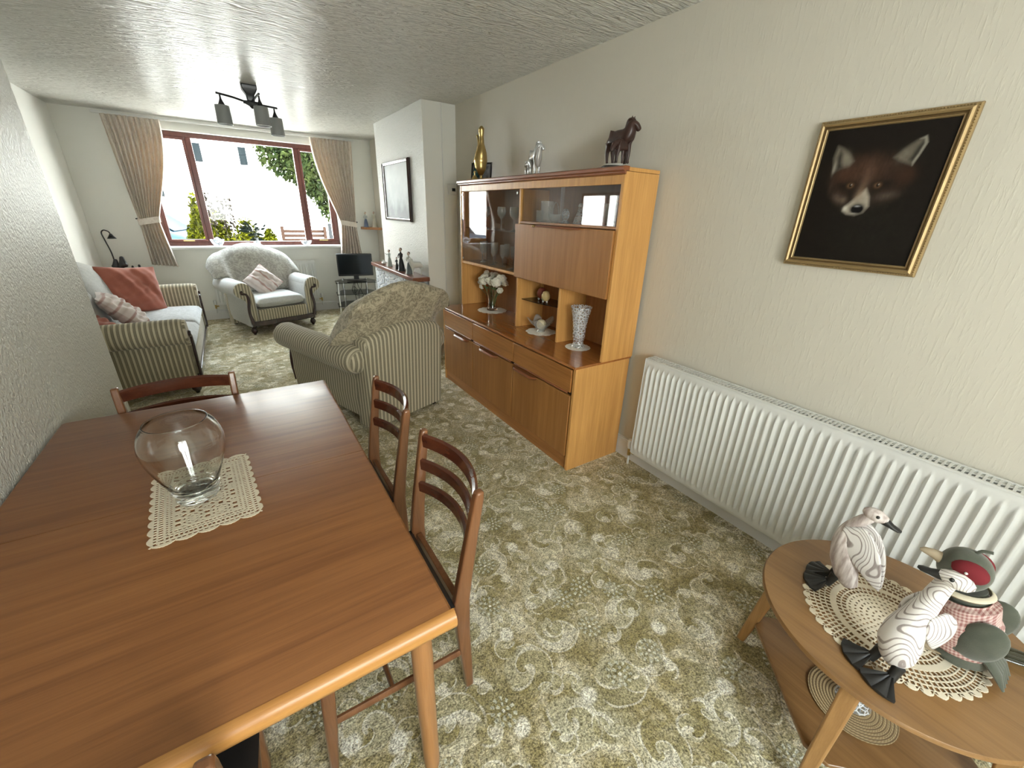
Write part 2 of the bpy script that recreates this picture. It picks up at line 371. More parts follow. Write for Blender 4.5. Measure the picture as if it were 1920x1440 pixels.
m_st_x = stripe('striped upholstery across', 'x'); m_st_y = stripe('striped upholstery along', 'y'); m_st_a = stripe('striped upholstery', 'auto'); m_st_r = stripe('striped upholstery on arm roll', 'roll')
def floral(name, c1, c2, sc=26):
    q = NM(name, .9, spec=.2, sheen=.25); n = q.noise(sc=sc, det=2, dist=2.6); v = q.vor(sc=sc*.7, feat='SMOOTH_F1')
    f = q.M('ADD', q.M('MULTIPLY', q.ss(n, .44, .56), .7), q.M('MULTIPLY', q.ss(v, .3, .5), .3)); w = q.noise(sc=300, det=1)
    q.color(q.mix(.18, q.mix(f, c1, c2), q.mix(w, (.1,.1,.08), (.7,.68,.6)))); q.bump(w, .25, .001); return q.m
m_floral = floral('floral damask', (.20,.165,.10), (.52,.45,.31), 24)
m_floral_g = floral('greyish floral damask', (.25,.245,.22), (.43,.42,.38), 17)
m_plainf = floral('pale weave and painted glare', (.43,.44,.43), (.52,.53,.53), 60)
m_seatf = floral('pale seat damask', (.42,.44,.45), (.56,.58,.60), 14)
m_terra = flat('terracotta cushion', (.36,.115,.075), .9, .18, sheen=.3)
def pinkstripe(name, ax, p):
    q = NM(name, .85, sheen=.2); s = q.sep(q.tc()); t = q.M('FRACT', q.M('ADD', q.M('MULTIPLY', s[ax], 1/p), 20.))
    q.color(q.ramp(t, (0., (.62,.54,.51)), (.30, (.66,.60,.57)), (.38, (.42,.27,.24)), (.48, (.40,.25,.22)), (.56, (.64,.58,.55)), (.85, (.50,.42,.38)), (1., (.62,.54,.51)))); return q.m
m_pink = pinkstripe('pink striped satin', 0, .11)
def curtain_mat():
    q = NM('beige sprigged curtain', .9, sheen=.2); n = q.noise(sc=42, det=2, dist=2.2); n2 = q.noise(sc=13, det=1)
    f = q.M('MULTIPLY', q.ss(n, .52, .60), q.ss(n2, .40, .55))
    q.color(q.mix(q.M('MULTIPLY', f, .6), (.78,.715,.64), (.50,.39,.33)))
    tr = q.n.new('ShaderNodeBsdfTranslucent'); tr.inputs[0].default_value = (.55,.42,.28,1)
    mx = q.n.new('ShaderNodeMixShader'); mx.inputs[0].default_value = .22; out = q.n['Material Output']
    q.l.new(q.b.outputs[0], mx.inputs[1]); q.l.new(tr.outputs[0], mx.inputs[2]); q.l.new(mx.outputs[0], out.inputs[0])
    return q.m
m_curtain = curtain_mat()
def stone_mat():
    q = NM('grey rustic stone', .7); v, c = q.vor(q.map(scale=(1,1,1.6)), 11., out=('Distance','Color')); e = q.vor(q.map(scale=(1,1,1.6)), 11., 'DISTANCE_TO_EDGE')
    cc = q.sep(c); base = q.ramp(cc[0], (.0,(.16,.18,.21)), (.5,(.36,.39,.44)), (1.,(.58,.61,.66)))
    q.color(q.mix(q.ss(e, .03, .09), (.60,.60,.60), q.mix(q.noise(sc=40), base, (.55,.57,.6)))); q.bump(q.ss(e, .0, .15), .8, .02); return q.m
m_stone = stone_mat()

# ------------------------------------------------------------ room shell
XR = 1.98; YW = 6.9; YB = -1.6; XL = -1.335; XN = -.652; H = 2.4
o = box(-1.8, 2.3, YB-.2, YW+.28, -.06, 0).build('floor', m_carpet); struct(o)
struct(box(-1.8, 2.3, YB-.2, YW+.28, H, H+.1).build('ceiling', m_ceil))
struct(box(XR, XR+.15, YB-.15, YW+.28, 0, H).build('wall_right', m_wallR))
struct(box(-1.5, XN, YB-.15, 2.91, 0, H).build('wall_left', m_wallL))
struct(box(-1.5, XL, 2.91, YW+.28, 0, H).build('wall_left_lounge', m_wallP))
w = MB(); x0, x1, z0, z1 = -.70, 1.42, .95, 2.27
w.box(-1.5, x0, YW, YW+.26, 0, H).box(x1, XR, YW, YW+.26, 0, H).box(x0, x1, YW, YW+.26, 0, z0).box(x0, x1, YW, YW+.26, z1, H)
struct(w.build('wall_window', m_wallP))
w = MB(); rx0, rx1, rz0, rz1 = -.4, .9, .95, 2.05
w.box(-.66, rx0, YB-.15, YB, 0, H).box(rx1, XR, YB-.15, YB, 0, H).box(rx0, rx1, YB-.15, YB, rz1, H).box(rx0, rx1, YB-.15, YB, 0, rz0)
struct(w.build('wall_rear', m_wallP))
struct(box(1.65, XR-.001, 4.05, 5.52, 0, H-.001).build('wall_chimney_breast', m_breast))
o = box(1.648, 1.979, 4.044, 4.05, .0, H-.002).build('trim_1', m_wallP); struct(o)
o = MB().tube([(1.835, 4.04, .14), (1.835, 4.04, H-.002)], .006, 6).build('trim_2', m_white); struct(o)
def skirting(name, x0, x1, y0, y1):
    m = MB(); h = .13
    m.box(x0, x1, y0, y1, 0, h-.012)
    if x1-x0 < y1-y0: m.box(x0+(.006 if x0 > 0 else 0), x1-(.006 if x0 < 0 else 0), y0, y1, h-.012, h)
    else: m.box(x0, x1, y0+(.006 if y0 > 0 else 0), y1, h-.012, h)
    struct(m.build(name, m_skirt, bevel=.002))
skirting('baseboard_right', XR-.018, XR, YB, 4.04)
skirting('baseboard_window', XL, XR, YW-.018, YW)
skirting('baseboard_left', XL, XL+.018, 2.91, YW-.02)
skirting('baseboard_chimney', 1.66, XR-.02, 4.026, 4.044)

def window_frame(name, x0, x1, z0, z1, y, mull, mat, t=.055, d=.06):
    m = MB(); m.box(x0, x1, y, y+d, z0, z0+t); m.box(x0, x1, y, y+d, z1-t, z1)
    m.box(x0, x0+t, y, y+d, z0+t, z1-t); m.box(x1-t, x1, y, y+d, z0+t, z1-t)
    for a in mull: m.box(a-t*.55, a+t*.55, y, y+d, z0+t, z1-t)
    o = struct(m.build(name, mat, bevel=.005)); return o
wf = window_frame('window_1', x0, x1, z0+.01, z1, 7.0, [-.20, .985], m_upvc)
for k, (a, b) in enumerate(((x0+.055, -.23), (.955, x1-.055)) ):      # opening sashes
    m = MB(); zz0, zz1 = z0+.065, z1-.055; t = .03
    if k: a = 1.015
    m.box(a, b, 6.99, 7.03, zz0, zz0+t).box(a, b, 6.99, 7.03, zz1-t, zz1).box(a, a+t, 6.99, 7.03, zz0+t, zz1-t).box(b-t, b, 6.99, 7.03, zz0+t, zz1-t)
    m.build('sash', m_upvc, wf, bevel=.003)
    c = (a+b)/2; box(c-.06, c+.06, 6.975, 6.99, zz0+.004, zz0+.018).build('handle', m_brass, wf, bevel=.003)
box(x0+.05, x1-.05, 7.028, 7.034, z0+.06, z1-.05).build('pane', m_pane, wf)
sill = box(x0-.03, x1+.03, YW-.05, 7.0, z0-.022, z0+.008).build('trim_3', m_white, bevel=.005); struct(sill)
wf2 = window_frame('window_2', rx0, rx1, rz0, rz1, YB-.1, [.25], m_white, .07)
box(rx0+.06, rx1-.06, YB-.075, YB-.069, rz0+.06, rz1-.06).build('pane', m_pane, wf2)

# ------------------------------------------------------------ dining table
def dining_table():
    t = thing('dining_table', 'polished extending teak dining table with rounded golden end edge, against left wall', 'dining table', (-.197, 1.247, 0), R(-.5))
    hw = .447; y0, y1, ys = -.700, .735, .012
    def half(ya, yb, end):
        m = MB(); c = .022; zs = [(.700, .010), (.712, .0), (.728, .0), (.737, .004), (.740, .012)]
        secs = []
        for z, ins in zs:
            a, b = (ya+ins, yb) if end < 0 else (ya, yb-ins); w = hw-ins*.6
            if end < 0: P = [(-w,a),(w,a),(w,b),(-w,b)]
            else: P = [(-w,a),(w,a),(w,b-c*.4),(w-c*.4,b),(-w+c*.4,b),(-w,b-c*.4)]
            secs.append([(x, y, z) for x, y in P])
        m.loft(secs); return m
    m = half(y0, ys-.0012, -1); m.build('tabletop', m_table, t, ang=25)
    m = half(ys+.0012, y1, 1); m.build('tabletop', m_table, t, ang=25)
    # golden rounded lipping along the near end and underside chamfer
    prof = [(y0+.010,.7402),(y0+.002,.7395),(y0-.006,.733),(y0-.010,.724),(y0-.010,.714),(y0-.006,.703),(y0+.004,.6985),(y0+.02,.6985),(y0+.02,.6995),(y0-.0005,.7005),(y0-.0005,.728),(y0+.0055,.7395)]
    MB().prism(prof, -hw-.001, hw+.001, 'x').build('lipping', m_tedge, t, ang=50)
    for b_ in ((-hw+.04, hw-.04, y0+.05, y0+.07), (-hw+.04, hw-.04, y1-.07, y1-.05), (-hw+.04, -hw+.06, y0+.07, y1-.07), (hw-.06, hw-.04, y0+.07, y1-.07)): box(*b_, .63, .70).build('apron', m_leg, t, bevel=.002)
    for sx in (-1, 1):
        for yy in (y0+.11, y1-.11):
            x = sx*(hw-.045); s = 1 if yy > 0 else -1
            MB().tube(cr([(x, yy, .699), (x+.003*sx, yy, .55), (x+.006*sx, yy-.004*s, .3), (x+.010*sx, yy-.008*s, .03), (x+.010*sx, yy-.008*s, .0)], 4),
                      [lerpn([0, 5, 12, 15, 16], [.023, .026, .022, .018, .015], i) for i in range(17)], 18).build('leg', m_leg, t)
    return t
dining_table()

def dining_chair(label):
    t = thing('dining_chair', label, 'dining chair', (0,0,0), 0, 'ladder-back dining chairs')
    for s in (-1, 1):
        L = [(s*.150,.200,0,.026,.028),(s*.160,.188,.12,.028,.032),(s*.168,.172,.30,.028,.042),(s*.174,.166,.45,.028,.048),(s*.179,.178,.55,.027,.042),(s*.184,.196,.68,.026,.034),(s*.188,.214,.80,.026,.028),(s*.189,.218,.826,.024,.022)]
        MB().vloft(L).build('rear_leg', m_chair, t, bevel=.006, seg=3)
        L = [(s*.150,-.236,0,.024,.024),(s*.158,-.222,.2,.030,.032),(s*.166,-.208,.435,.034,.036)]
        MB().vloft(L).build('front_leg', m_chair, t, bevel=.005)
        MB().tube([(s*.156,-.215,.205),(s*.164,.172,.205)], [(.014,.009)]*2, 8, ph=PI/8).build('stretcher', m_chair, t)
        box(s*.166-.012, s*.166+.012, -.19, .15, .385, .435).build('seat_rail', m_chair, t, bevel=.003)
    MB().tube([(-.16,-.05,.205),(.16,-.05,.205)], [(.013,.008)]*2, 8, ph=PI/8).build('stretcher', m_chair, t)
    box(-.15, .15, -.22, -.196, .385, .435).build('seat_rail', m_chair, t, bevel=.003)
    box(-.155, .155, .155, .175, .385, .435).build('seat_rail', m_chair, t, bevel=.003)
    def seat(u, v):
        x = (u*2-1); y = (v*2-1); h = (1-abs(x)**6)**.5*(1-abs(y)**6)**.5
        return (x*(.198-.018*(y > 0)*y), -.045+y*.19, .437+.032*h)
    m = MB().grid(seat, 22, 22)
    m.grid(lambda u, v: (seat(u, v)[0], seat(u, v)[1], .4355), 22, 22); m.build('seat', m_seat, t)
    for z, h in ((.792, .046), (.706, .040), (.622, .038)):
        yb = float(np.interp(z, [.55,.68,.80], [.178,.196,.214])); hw = float(np.interp(z, [.55,.8], [.168,.176]))
        secs = []
        for i in range(21):
            x = -hw+2*hw*i/20; k = 1-(x/hw)**2; y = yb+.052*k; hh = h*(.5+.04*k); th = .0085
            P = [(-th,-hh),(th,-hh),(th+.002,0),(th,hh*.75),(0,hh),(-th,hh*.75),(-th-.001,0)]
            secs.append([(x, y+a, z+b+(b*.02)) for a, b in P])
        MB().loft(secs).build('back_slat', m_slat, t, ang=35)
    return t
ch = dining_chair('ladder-back teak dining chair at table corner nearest the camera, right side')
at(ch, (.205, .955, 0), R(-90))
dup(ch, (.205, 1.500, 0), R(-90), 'ladder-back teak dining chair on table right side, nearer the striped armchair')
dup(ch, (-.29, 1.812, 0), R(0), 'dining chair at far end of table, only its flat top rail and post tips showing')
dup(ch, (-.345, .672, 0), R(180), 'dining chair tucked under near end of table, black seat peeping out below edge')

# ------------------------------------------------------------ crochet
def raster(name, inside, hx, hy, cell, mat, parent=None, warp=None, th=.0016):
    nx, ny = int(2*hx/cell)+1, int(2*hy/cell)+1; idx = {}; vs = []; fs = []
    def vid(i, j):
        if (i, j) not in idx:
            idx[i, j] = len(vs); x, y = -hx+i*cell, -hy+j*cell; vs.append((x, y, .0018+(warp(x, y) if warp else 0)))
        return idx[i, j]
    for j in range(ny):
        for i in range(nx):
            if inside(-hx+(i+.5)*cell, -hy+(j+.5)*cell): fs.append((vid(i,j), vid(i+1,j), vid(i+1,j+1), vid(i,j+1)))
    m = MB(); m.add(vs, fs); o = m.build(name, mat, parent, solid=th); return o
def rect_in(hx, hy):
    def f(x, y):
        ax, ay = abs(x), abs(y); sc = .011
        ex = hx-sc+sc*abs(math.cos(y/.036*PI))**.7; ey = hy-sc+sc*abs(math.cos(x/.045*PI))**.7
        if ax > ex or ay > ey or (ax > hx-.020 and ay > hy-.020 and (ax-hx+.020)**2+(ay-hy+.020)**2 > .00034): return False
        d = min(hx-sc-ax, hy-sc-ay); along = y if hx-ax < hy-ay else x
        for k, (dd, p, w, r) in enumerate(((.004,.011,.0026,.32), (.016,.0095,.0042,.30), (.027,.009,.0024,.30), (.036,.009,.0022,.28))):
            if abs(d-dd) < w and abs(((along/p+.3*k) % 1)-.5) < r: return False
        if d > .044:      # medallions in the middle
            cx, cy = (x % .062)-.031, (y % .066)-.033; r = math.hypot(cx, cy); th = math.atan2(cy, cx)
            if abs(r-.030) < .0032 and abs((th*10/(2*PI)) % 1-.5) < .28: return False
            if abs(r-.019) < .0022 and abs((th*8/(2*PI)) % 1-.5) < .25: return False
            if abs(r-.010) < .0016 and abs((th*6/(2*PI)) % 1-.5) < .25: return False
            if r > .040 and abs((x/.010) % 1-.5) < .28 and abs((y/.010) % 1-.5) < .28: return False
        return True
    return f
def round_in(rad, p, n0, lob, sc=.008, dens=.010, centre=.3, sol=()):
    def f(x, y):
        r = math.hypot(x, y); th = math.atan2(y, x)
        e = rad-sc+sc*abs(math.cos(th*lob/2))**.6
        if r > e: return False
        k = int(r/p); rr = r-(k+.5)*p; rk = (k+.5)*p
        if rk > rad-sc: return True if r > e-.004 else abs((th*lob/(2*PI)) % 1-.5) > .22
        if k in sol: return True
        n = max(n0, round(2*PI*rk/dens)); n -= n % 2
        ph = (th*n/(2*PI)+.5*(k % 2)) % 1
        return not (abs(rr) < p*(.20 if rk < rad*centre else .37) and abs(ph-.5) < (.20 if rk < rad*centre else .34))
    return f
d = raster('doily', rect_in(.122, .178), .125, .18, .0014, m_crochet)
tag(d, 'rectangular ecru crochet doily with scalloped edge under the clear glass vase', 'doily'); at(d, (-.190, 1.243, .7402), R(4))
d = raster('doily', round_in(.205, .0135, 8, 40, .014, .0125, .45, (9,)), .208, .208, .0016, m_crochet, warp=lambda x, y: .0015*math.sin(x*40)*math.sin(y*33), th=.002)
tag(d, 'large round ecru crochet doily under the wooden ducks on round side table', 'doily'); at(d, (1.372, .072, .4502), .2)
for lab, x, y, r, lob, z in (('white scalloped doily under vase of white roses', 1.82, 3.06, .128, 14, .7002),
                          ('round cream doily under the lily-shaped glass bowl', 1.785, 2.30, .11, 9, .7002),
                          ('smallest white doily, under the cut crystal vase', 1.775, 1.885, .082, 16, .7002)):
    d = raster('doily', round_in(r, .011, 8, lob, .012 if lob < 15 else .006, .010), r, r, .0016, m_crochet_w); tag(d, lab, 'doily'); at(d, (x, y, z), .4)

# ------------------------------------------------------------ clear glass vase on the dining table
prof = [(.0,.003),(.050,.0),(.058,.002),(.060,.010),(.066,.028),(.088,.070),(.108,.112),(.117,.145),(.116,.170),(.105,.196),(.088,.214),(.0865,.217),(.084,.215),
        (.101,.194),(.1125,.169),(.1135,.145),(.1045,.113),(.084,.072),(.062,.036),(.052,.022),(.0,.019)]
pp = []
P3 = cr([(r, 0, z) for r, z in prof], 3)
o = MB().lathe([(max(p.x*(.79 if p.z > .03 else .86), .0004), p.z*1.07) for p in P3], 56, caps=True).build('glass_vase', m_glass)
tag(o, 'large empty clear glass vase, round-bellied, on crochet doily on dining table', 'vase'); at(o, (-.205, 1.245, .7436))

# ------------------------------------------------------------ teak wall unit
def wall_unit():
    t = thing('wall_unit', 'teak wall unit with glass display doors, drop-flap, three drawers and three cupboards', 'cabinet', (1.75, 2.505, 0))
    X = lambda x: x-1.75; Yy = lambda y: y-2.505
    def B(x0,x1,y0,y1,z0,z1): return box(X(x0),X(x1),Yy(y0),Yy(y1),z0,z1)
    p = lambda n, m, mt, bv=.0015, par=t: m.build(n, mt, par, bevel=bv)
    p('side_panel', B(1.512,1.955,1.600,1.620,0,.684), m_teak_v); p('side_panel', B(1.512,1.955,3.395,3.415,0,.684), m_teak_v)
    p('carcass', B(1.530,1.955,1.6205,3.3945,.09,.683), m_darkwood); p('plinth', B(1.520,1.54,1.6205,3.3945,0,.086), m_teak_h)
    m = MB().prism([(X(1.497),.690),(X(1.500),.685),(X(1.958),.685),(X(1.958),.700),(X(1.503),.700)], Yy(1.594), Yy(3.421), 'y')
    p('worktop', m, m_teak_top, .003)
    ys = [1.626, 2.243, 2.842, 3.390]
    for i in range(3):
        a, b = ys[i]+.004, ys[i+1]-.004
        d = p('drawer', B(1.508,1.5295,a,b,.530,.672), m_teak_h, .003)
        m = MB().prism([(X(1.508),.532),(X(1.500),.526),(X(1.503),.520),(X(1.514),.528)], Yy(a+.02), Yy(b-.02), 'y'); p('finger_lip', m, m_teak_trim, .001, d)
        d = p('door', B(1.508,1.5295,a,b,.094,.508), m_teak_f, .003)
        ha = a+.30 if i == 0 else a+.18; ha = [a+.33, a+.20, a+.06][i]; hb = ha+.27
        secs = []
        for k in range(13):
            f = k/12; y = ha+(hb-ha)*f; e = min(1, math.sin(PI*f)*3); z0 = .500
            secs.append([(X(1.509), Yy(y), z0-.006), (X(1.509), Yy(y), z0+.008), (X(1.509-.024*e), Yy(y), z0+.008), (X(1.509-.032*e), Yy(y), z0-.004*e), (X(1.509-.022*e), Yy(y), z0-.014*e)])
        p('handle', MB().loft(secs), m_teak_trim, 0, d)
    # hutch
    p('side_panel', B(1.698,1.955,1.586,1.606,.7005,1.705), m_teak_v); p('side_panel', B(1.698,1.955,3.390,3.410,.7005,1.705), m_teak_v)
    p('back_panel', B(1.945,1.955,1.6065,3.3895,.7005,1.70), m_teak_in)
    p('divider', B(1.702,1.944,2.500,2.520,.7005,1.648), m_teak_v)
    p('divider', B(1.712,1.944,2.028,2.044,.7005,1.062), m_teak_v)
    p('shelf', B(1.702,1.944,2.5205,3.3895,1.074,1.094), m_teak_v)
    p('shelf', B(1.702,1.944,1.6065,2.4995,1.432,1.446), m_teak_in)
    p('shelf', B(1.712,1.944,1.6065,2.4995,1.062,1.078), m_teak_in)
    p('shelf', B(1.73,1.944,2.5205,3.3895,1.365,1.371), m_tint)
    p('corner_shelf', MB().prism([(X(1.942),Yy(2.498)),(X(1.942),Yy(2.05)),(X(1.87),Yy(2.05)),(X(1.80),Yy(2.14)),(X(1.755),Yy(2.30)),(X(1.74),Yy(2.498))], .905, .911, 'z'), m_smoke, 0)
    p('top_panel', B(1.702,1.955,1.6065,3.3895,1.690,1.706), m_teak_in)
    p('top_rail', B(1.701,1.716,1.6065,3.3895,1.647,1.6895), m_teak_v)
    m = MB().prism([(X(1.694),1.690),(X(1.684),1.696),(X(1.684),1.703),(X(1.672),1.708),(X(1.672),1.722),(X(1.680),1.728),(X(1.7165),1.728),(X(1.7165),1.7065),(X(1.697),1.7065),(X(1.697),1.690)], Yy(1.578), Yy(3.418), 'y')
    p('cornice', m, m_teak_trim, .001)
    p('top_panel', B(1.7168,1.955,1.586,3.410,1.7065,1.7245), m_teak_v)
    f = p('drop_flap', B(1.684,1.7005,1.607,2.532,1.068,1.428), m_teak_f, .003)
    p('handle', MB().prism([(X(1.684),1.431),(X(1.668),1.427),(X(1.670),1.418),(X(1.684),1.421)], Yy(1.86), Yy(2.27), 'y'), m_teak_trim, .001, f)
    p('catch', MB().ball((X(1.677), Yy(2.31), 1.421), (.010,.012,.007)), m_brass, 0, f)
    for a, b, hy in ((2.524, 2.952, 2.53), (2.958, 3.386, 3.38)):
        g = p('glass_door', B(1.703,1.708,a,b,1.099,1.642), m_tint, 0)
        for z in (1.118, 1.622): p('hinge', MB().lathe([(.009, -.004), (.009, .0)], 12, c=(0,0,0)).xf(Matrix.Translation((X(1.7025), Yy(hy+(.012 if hy < 3 else -.012)), z)) @ Matrix.Rotation(PI/2, 4, 'Y')), m_chrome, 0, g)
    p('sliding_glass', B(1.706,1.710,1.608,2.085,1.447,1.646), m_tint, 0); p('sliding_glass', B(1.714,1.718,2.06,2.498,1.447,1.646), m_tint, 0)
    return t
wall_unit()

# ------------------------------------------------------------ glassware behind the doors
def lath(name, prof, mat, parent=None, n=24): return MB().lathe([(max(r, .0004), z) for r, z in prof], n).build(name, mat, parent)
wg = [(.0,.0),(.030,.001),(.030,.003),(.006,.008),(.004,.02),(.004,.075),(.012,.085),(.030,.105),(.034,.13),(.030,.165),(.028,.165),(.031,.13),(.027,.108),(.0,.088)]
fl = [(.0,.0),(.026,.001),(.026,.003),(.004,.01),(.004,.06),(.020,.085),(.022,.12),(.021,.16),(.0195,.16),(.020,.12),(.017,.09),(.0,.066)]
tb = [(.0,.0),(.028,.0),(.031,.01),(.034,.095),(.032,.095),(.029,.012),(.0,.010)]
dc = [(.0,.0),(.045,.0),(.055,.03),(.050,.09),(.018,.13),(.014,.17),(.022,.185),(.0,.186)]
first = {}
def glassware(kind, prof, x, y, z, label, cat, group=None, s=1.):
    if kind in first: o = first[kind].copy(); COL.objects.link(o)
    else: o = lath(kind, prof, m_glass_thin); first[kind] = o
    tag(o, label, cat, group); o.location = (x, y, z+.0006); o.scale = (s, s, s); return o
ORD = 'first second third fourth fifth sixth seventh eighth ninth tenth'.split()
for k_, (y, x) in enumerate(((2.62,1.86),(2.71,1.79),(2.80,1.87),(2.90,1.80),(3.02,1.87),(3.14,1.80))):
    glassware('wine_glass', wg, x, y, 1.371, ORD[k_]+' wine glass from the divider, upper shelf behind left glass doors', 'glass', 'wine glasses on the upper cabinet shelf')
for k_, (y, x) in enumerate(((2.58,1.78),(2.64,1.88),(2.70,1.79),(2.77,1.88),(2.84,1.78),(2.92,1.87),(3.00,1.79),(3.10,1.87),(3.2,1.8),(3.28,1.87))):
    glassware('sherry_glass', fl, x, y, 1.094, ORD[k_]+' sherry glass from the divider, bottom shelf behind left glass doors', 'glass', 'sherry glasses on the bottom cabinet shelf', 1.05)
glassware('decanter', dc, 1.78, 2.562, 1.371, 'small glass decanter beside the cabinet divider, upper left shelf', 'decanter', None, .6)
for y, s, lab in ((2.41,.75,'shortest glass tumbler behind the sliding glass, next to divider'), (2.33,1.35,'tall cylindrical glass tumbler behind left sliding pane'), (1.80,1.2,'glass tumbler behind right sliding pane, left of the pair'), (1.70,1.25,'glass tumbler at right end behind the right sliding pane')):
    glassware('tumbler', tb, 1.80, y, 1.446, lab, 'glass', None, s)
t = thing('glass_basket', 'little glass basket with arched handle behind left sliding pane', 'basket', (1.80, 2.24, 1.4465))
lath('bowl', [(0,0),(.022,.0),(.028,.02),(.036,.05),(.034,.05),(.025,.02),(0,.01)], m_glass_thin, t)
MB().tube([(0,.033*math.cos(a),.045+.075*math.sin(a)) for a in np.linspace(0, PI, 14)], .003, 8).build('handle', m_glass_thin, t)
t = thing('glass_ornament', 'round frosted glass ornament behind left sliding pane', 'ornament', (1.80, 2.14, 1.4465))
lath('base', [(0,0),(.025,0),(.02,.012),(.012,.018),(0,.018)], m_crystal, t, 16); MB().ball((0,0,.05), (.014,.036,.036)).build('disc', m_crystal, t)
def angel(name, label, loc, s=1.):
    t = thing(name, label, 'ornament', loc)
    MB().lathe([(.0005,0),(.034*s,0),(.030*s,.02*s),(.014*s,.06*s),(.011*s,.075*s),(.0005,.078*s)], 20).build('robe', m_crystal, t)
    MB().ball((0,0,.088*s), .013*s).build('head', m_crystal, t); return t
angel('crystal_figurine', 'taller crystal figurine with round head behind right sliding pane', (1.80, 2.005, 1.4465), 1.15)
angel('crystal_figurine', 'shorter crystal figurine behind right sliding pane beside the taller one', (1.79, 1.935, 1.4465), .75)

# ------------------------------------------------------------ things on the worktop
def rose_vase():
    t = thing('flower_vase', 'vase of white artificial roses on white doily in left cabinet niche', 'flower vase', (1.82, 3.06, .7035))
    lath('vase', [(0,0),(.042,0),(.046,.004),(.038,.03),(.034,.08),(.037,.12),(.052,.165),(.050,.165),(.035,.12),(.031,.08),(.035,.03),(.040,.012),(0,.010)], m_glass, t, 32)
    m = MB(); r2 = random.Random(3)
    heads = []
    for i in range(13):
        a = i*2.4; rr = .028+.014*(i % 4) if i else 0; z = .245-.35*rr+.02*(i % 3); heads.append((rr*math.cos(a)*1.5, rr*math.sin(a)*2.3, z+.01))
    heads += [(-.03,.15,.180),(.0,-.125,.185)]
    for h in heads: m.tube([(h[0]*.15, h[1]*.15, .02), (h[0]*.4, h[1]*.4, .12), (h[0], h[1], h[2]-.02)], .0022, 6)
    m.build('stems', flat('rose stem green', (.10,.17,.06), .6), t)
    mp = flat('ivory rose petals', (.80,.78,.68), .7, .05); first = None
    for i, h in enumerate(heads):
        if first is None:
            q = MB()
            for ring, (n, rad, tilt, sz) in enumerate(((3,.006,.25,.020),(5,.012,.5,.024),(6,.018,.85,.026))):
                for k in range(n):
                    a = 2*PI*k/n+ring*.5
                    def f(u, v, a=a, rad=rad, tilt=tilt, sz=sz):
                        w = (u-.5)*2*sz*math.sin(PI*(.15+.75*v)); l = v*sz*1.15; bow = .35*w*w/sz
                        ro = rad*.5+l*math.sin(tilt)*(.5+.5*v)-bow; return (ro*math.cos(a)-w*math.sin(a), ro*math.sin(a)+w*math.cos(a), -.012+l*math.cos(tilt*.8))
                    q.grid(f, 5, 5)
            q.ball((0,0,-.004), (.012,.012,.014)); first = q.build('rose', mp, t, solid=.0008, ang=80); o = first
        else: o = first.copy(); COL.objects.link(o); o.parent = t
        o.location = h; o.rotation_euler = (h[1]*-7, h[0]*7, i*1.3); s = 1.55 if i < 13 else .9; o.scale = (s,s,s)
    m = MB()
    for i in range(16):
        a = i*2.1; z = .17+.01*(i % 3)
        def f(u, v, a=a, z=z):
            l = .03+.06*v; w = (u-.5)*.032*math.sin(PI*(.08+.9*v)); return (l*math.cos(a)-w*math.sin(a), (l*math.sin(a)+w*math.cos(a))*1.2, z+.02*math.sin(v*3)-.3*abs(w))
        m.grid(f, 3, 5)
    m.build('leaves', flat('rose leaf green', (.10,.17,.07), .6, .3), t, solid=.0006)
rose_vase()
t = thing('glass_bowl', 'clear glass bowl with pointed petal rim on doily in middle cabinet niche', 'bowl', (1.785, 2.30, .7035))
def lily(u, v):
    a = 2*PI*u; k = .5+.5*math.cos(5*a); r = .022+.055*v**1.3+(.028*k*v**3); z = .008+.055*v+.040*k*v**2; return (r*math.cos(a), r*math.sin(a), z)
MB().grid(lily, 60, 12).build('petal_rim', m_glass_thin, t, solid=.003); MB().lathe([(.0005,0),(.030,0),(.026,.010),(.0005,.011)], 30).build('foot', m_glass_thin, t)
q = NM('cream marbled', .35); q.color(q.mix(q.ss(q.noise(sc=30, det=4, dist=1), .5, .7), (.72,.64,.44), (.50,.42,.25)))
o = MB().ball((0,0,0), .036, 24, 16).build('decorative_ball', q.m); tag(o, 'cream marbled ball resting inside the petal-rimmed glass bowl', 'ball'); o.location = (1.785, 2.30, .7035+.052)
cvp = [(0,0),(.036,0),(.040,.008),(.034,.018),(.030,.035),(.034,.055),(.037,.075),(.040,.12),(.047,.18),(.062,.245),(.064,.250),(.060,.248),(.043,.18),(.035,.12),(.031,.08),(.024,.05),(0,.045)]
n = 56; m = MB()
secs = []
for r, z in [(max(p.x,.0004), p.z) for p in cr([(r,0,z) for r, z in cvp], 3)]:
    secs.append([((r+(.0016*math.cos(14*(2*PI*k/n)+z*60) if r > .03 and z > .02 else 0))*math.cos(2*PI*k/n), (r+(.0016*math.cos(14*(2*PI*k/n)+z*60) if r > .03 and z > .02 else 0))*math.sin(2*PI*k/n), z) for k in range(n)])
o = m.loft(secs).build('crystal_vase', m_crystal); tag(o, 'flared cut crystal vase on small white doily at right end of worktop', 'vase'); at(o, (1.775, 1.885, .7038)); o.scale = (1.04, 1.04, 1.04)
def jug(label, loc, c, s):
    t = thing('small_ornament', label, 'ornament', loc); mt = flat('glazed '+label[:12], c, .2, .25)
    lath('body', [(0,.014*s),(.016*s,.016*s),(.030*s,.035*s),(.030*s,.055*s),(.018*s,.078*s),(0,.083*s)], mt, t, 24)
    for k in range(3):
        a = 2.1*k+.4; MB().ball((.016*s*math.cos(a), .016*s*math.sin(a), .010*s), (.007*s,.007*s,.0095*s)).build('foot', m_crystal, t)
jug('red-brown glazed egg ornament on small smoked corner shelf', (1.83, 2.375, .9112), (.20,.045,.03), 1.15)
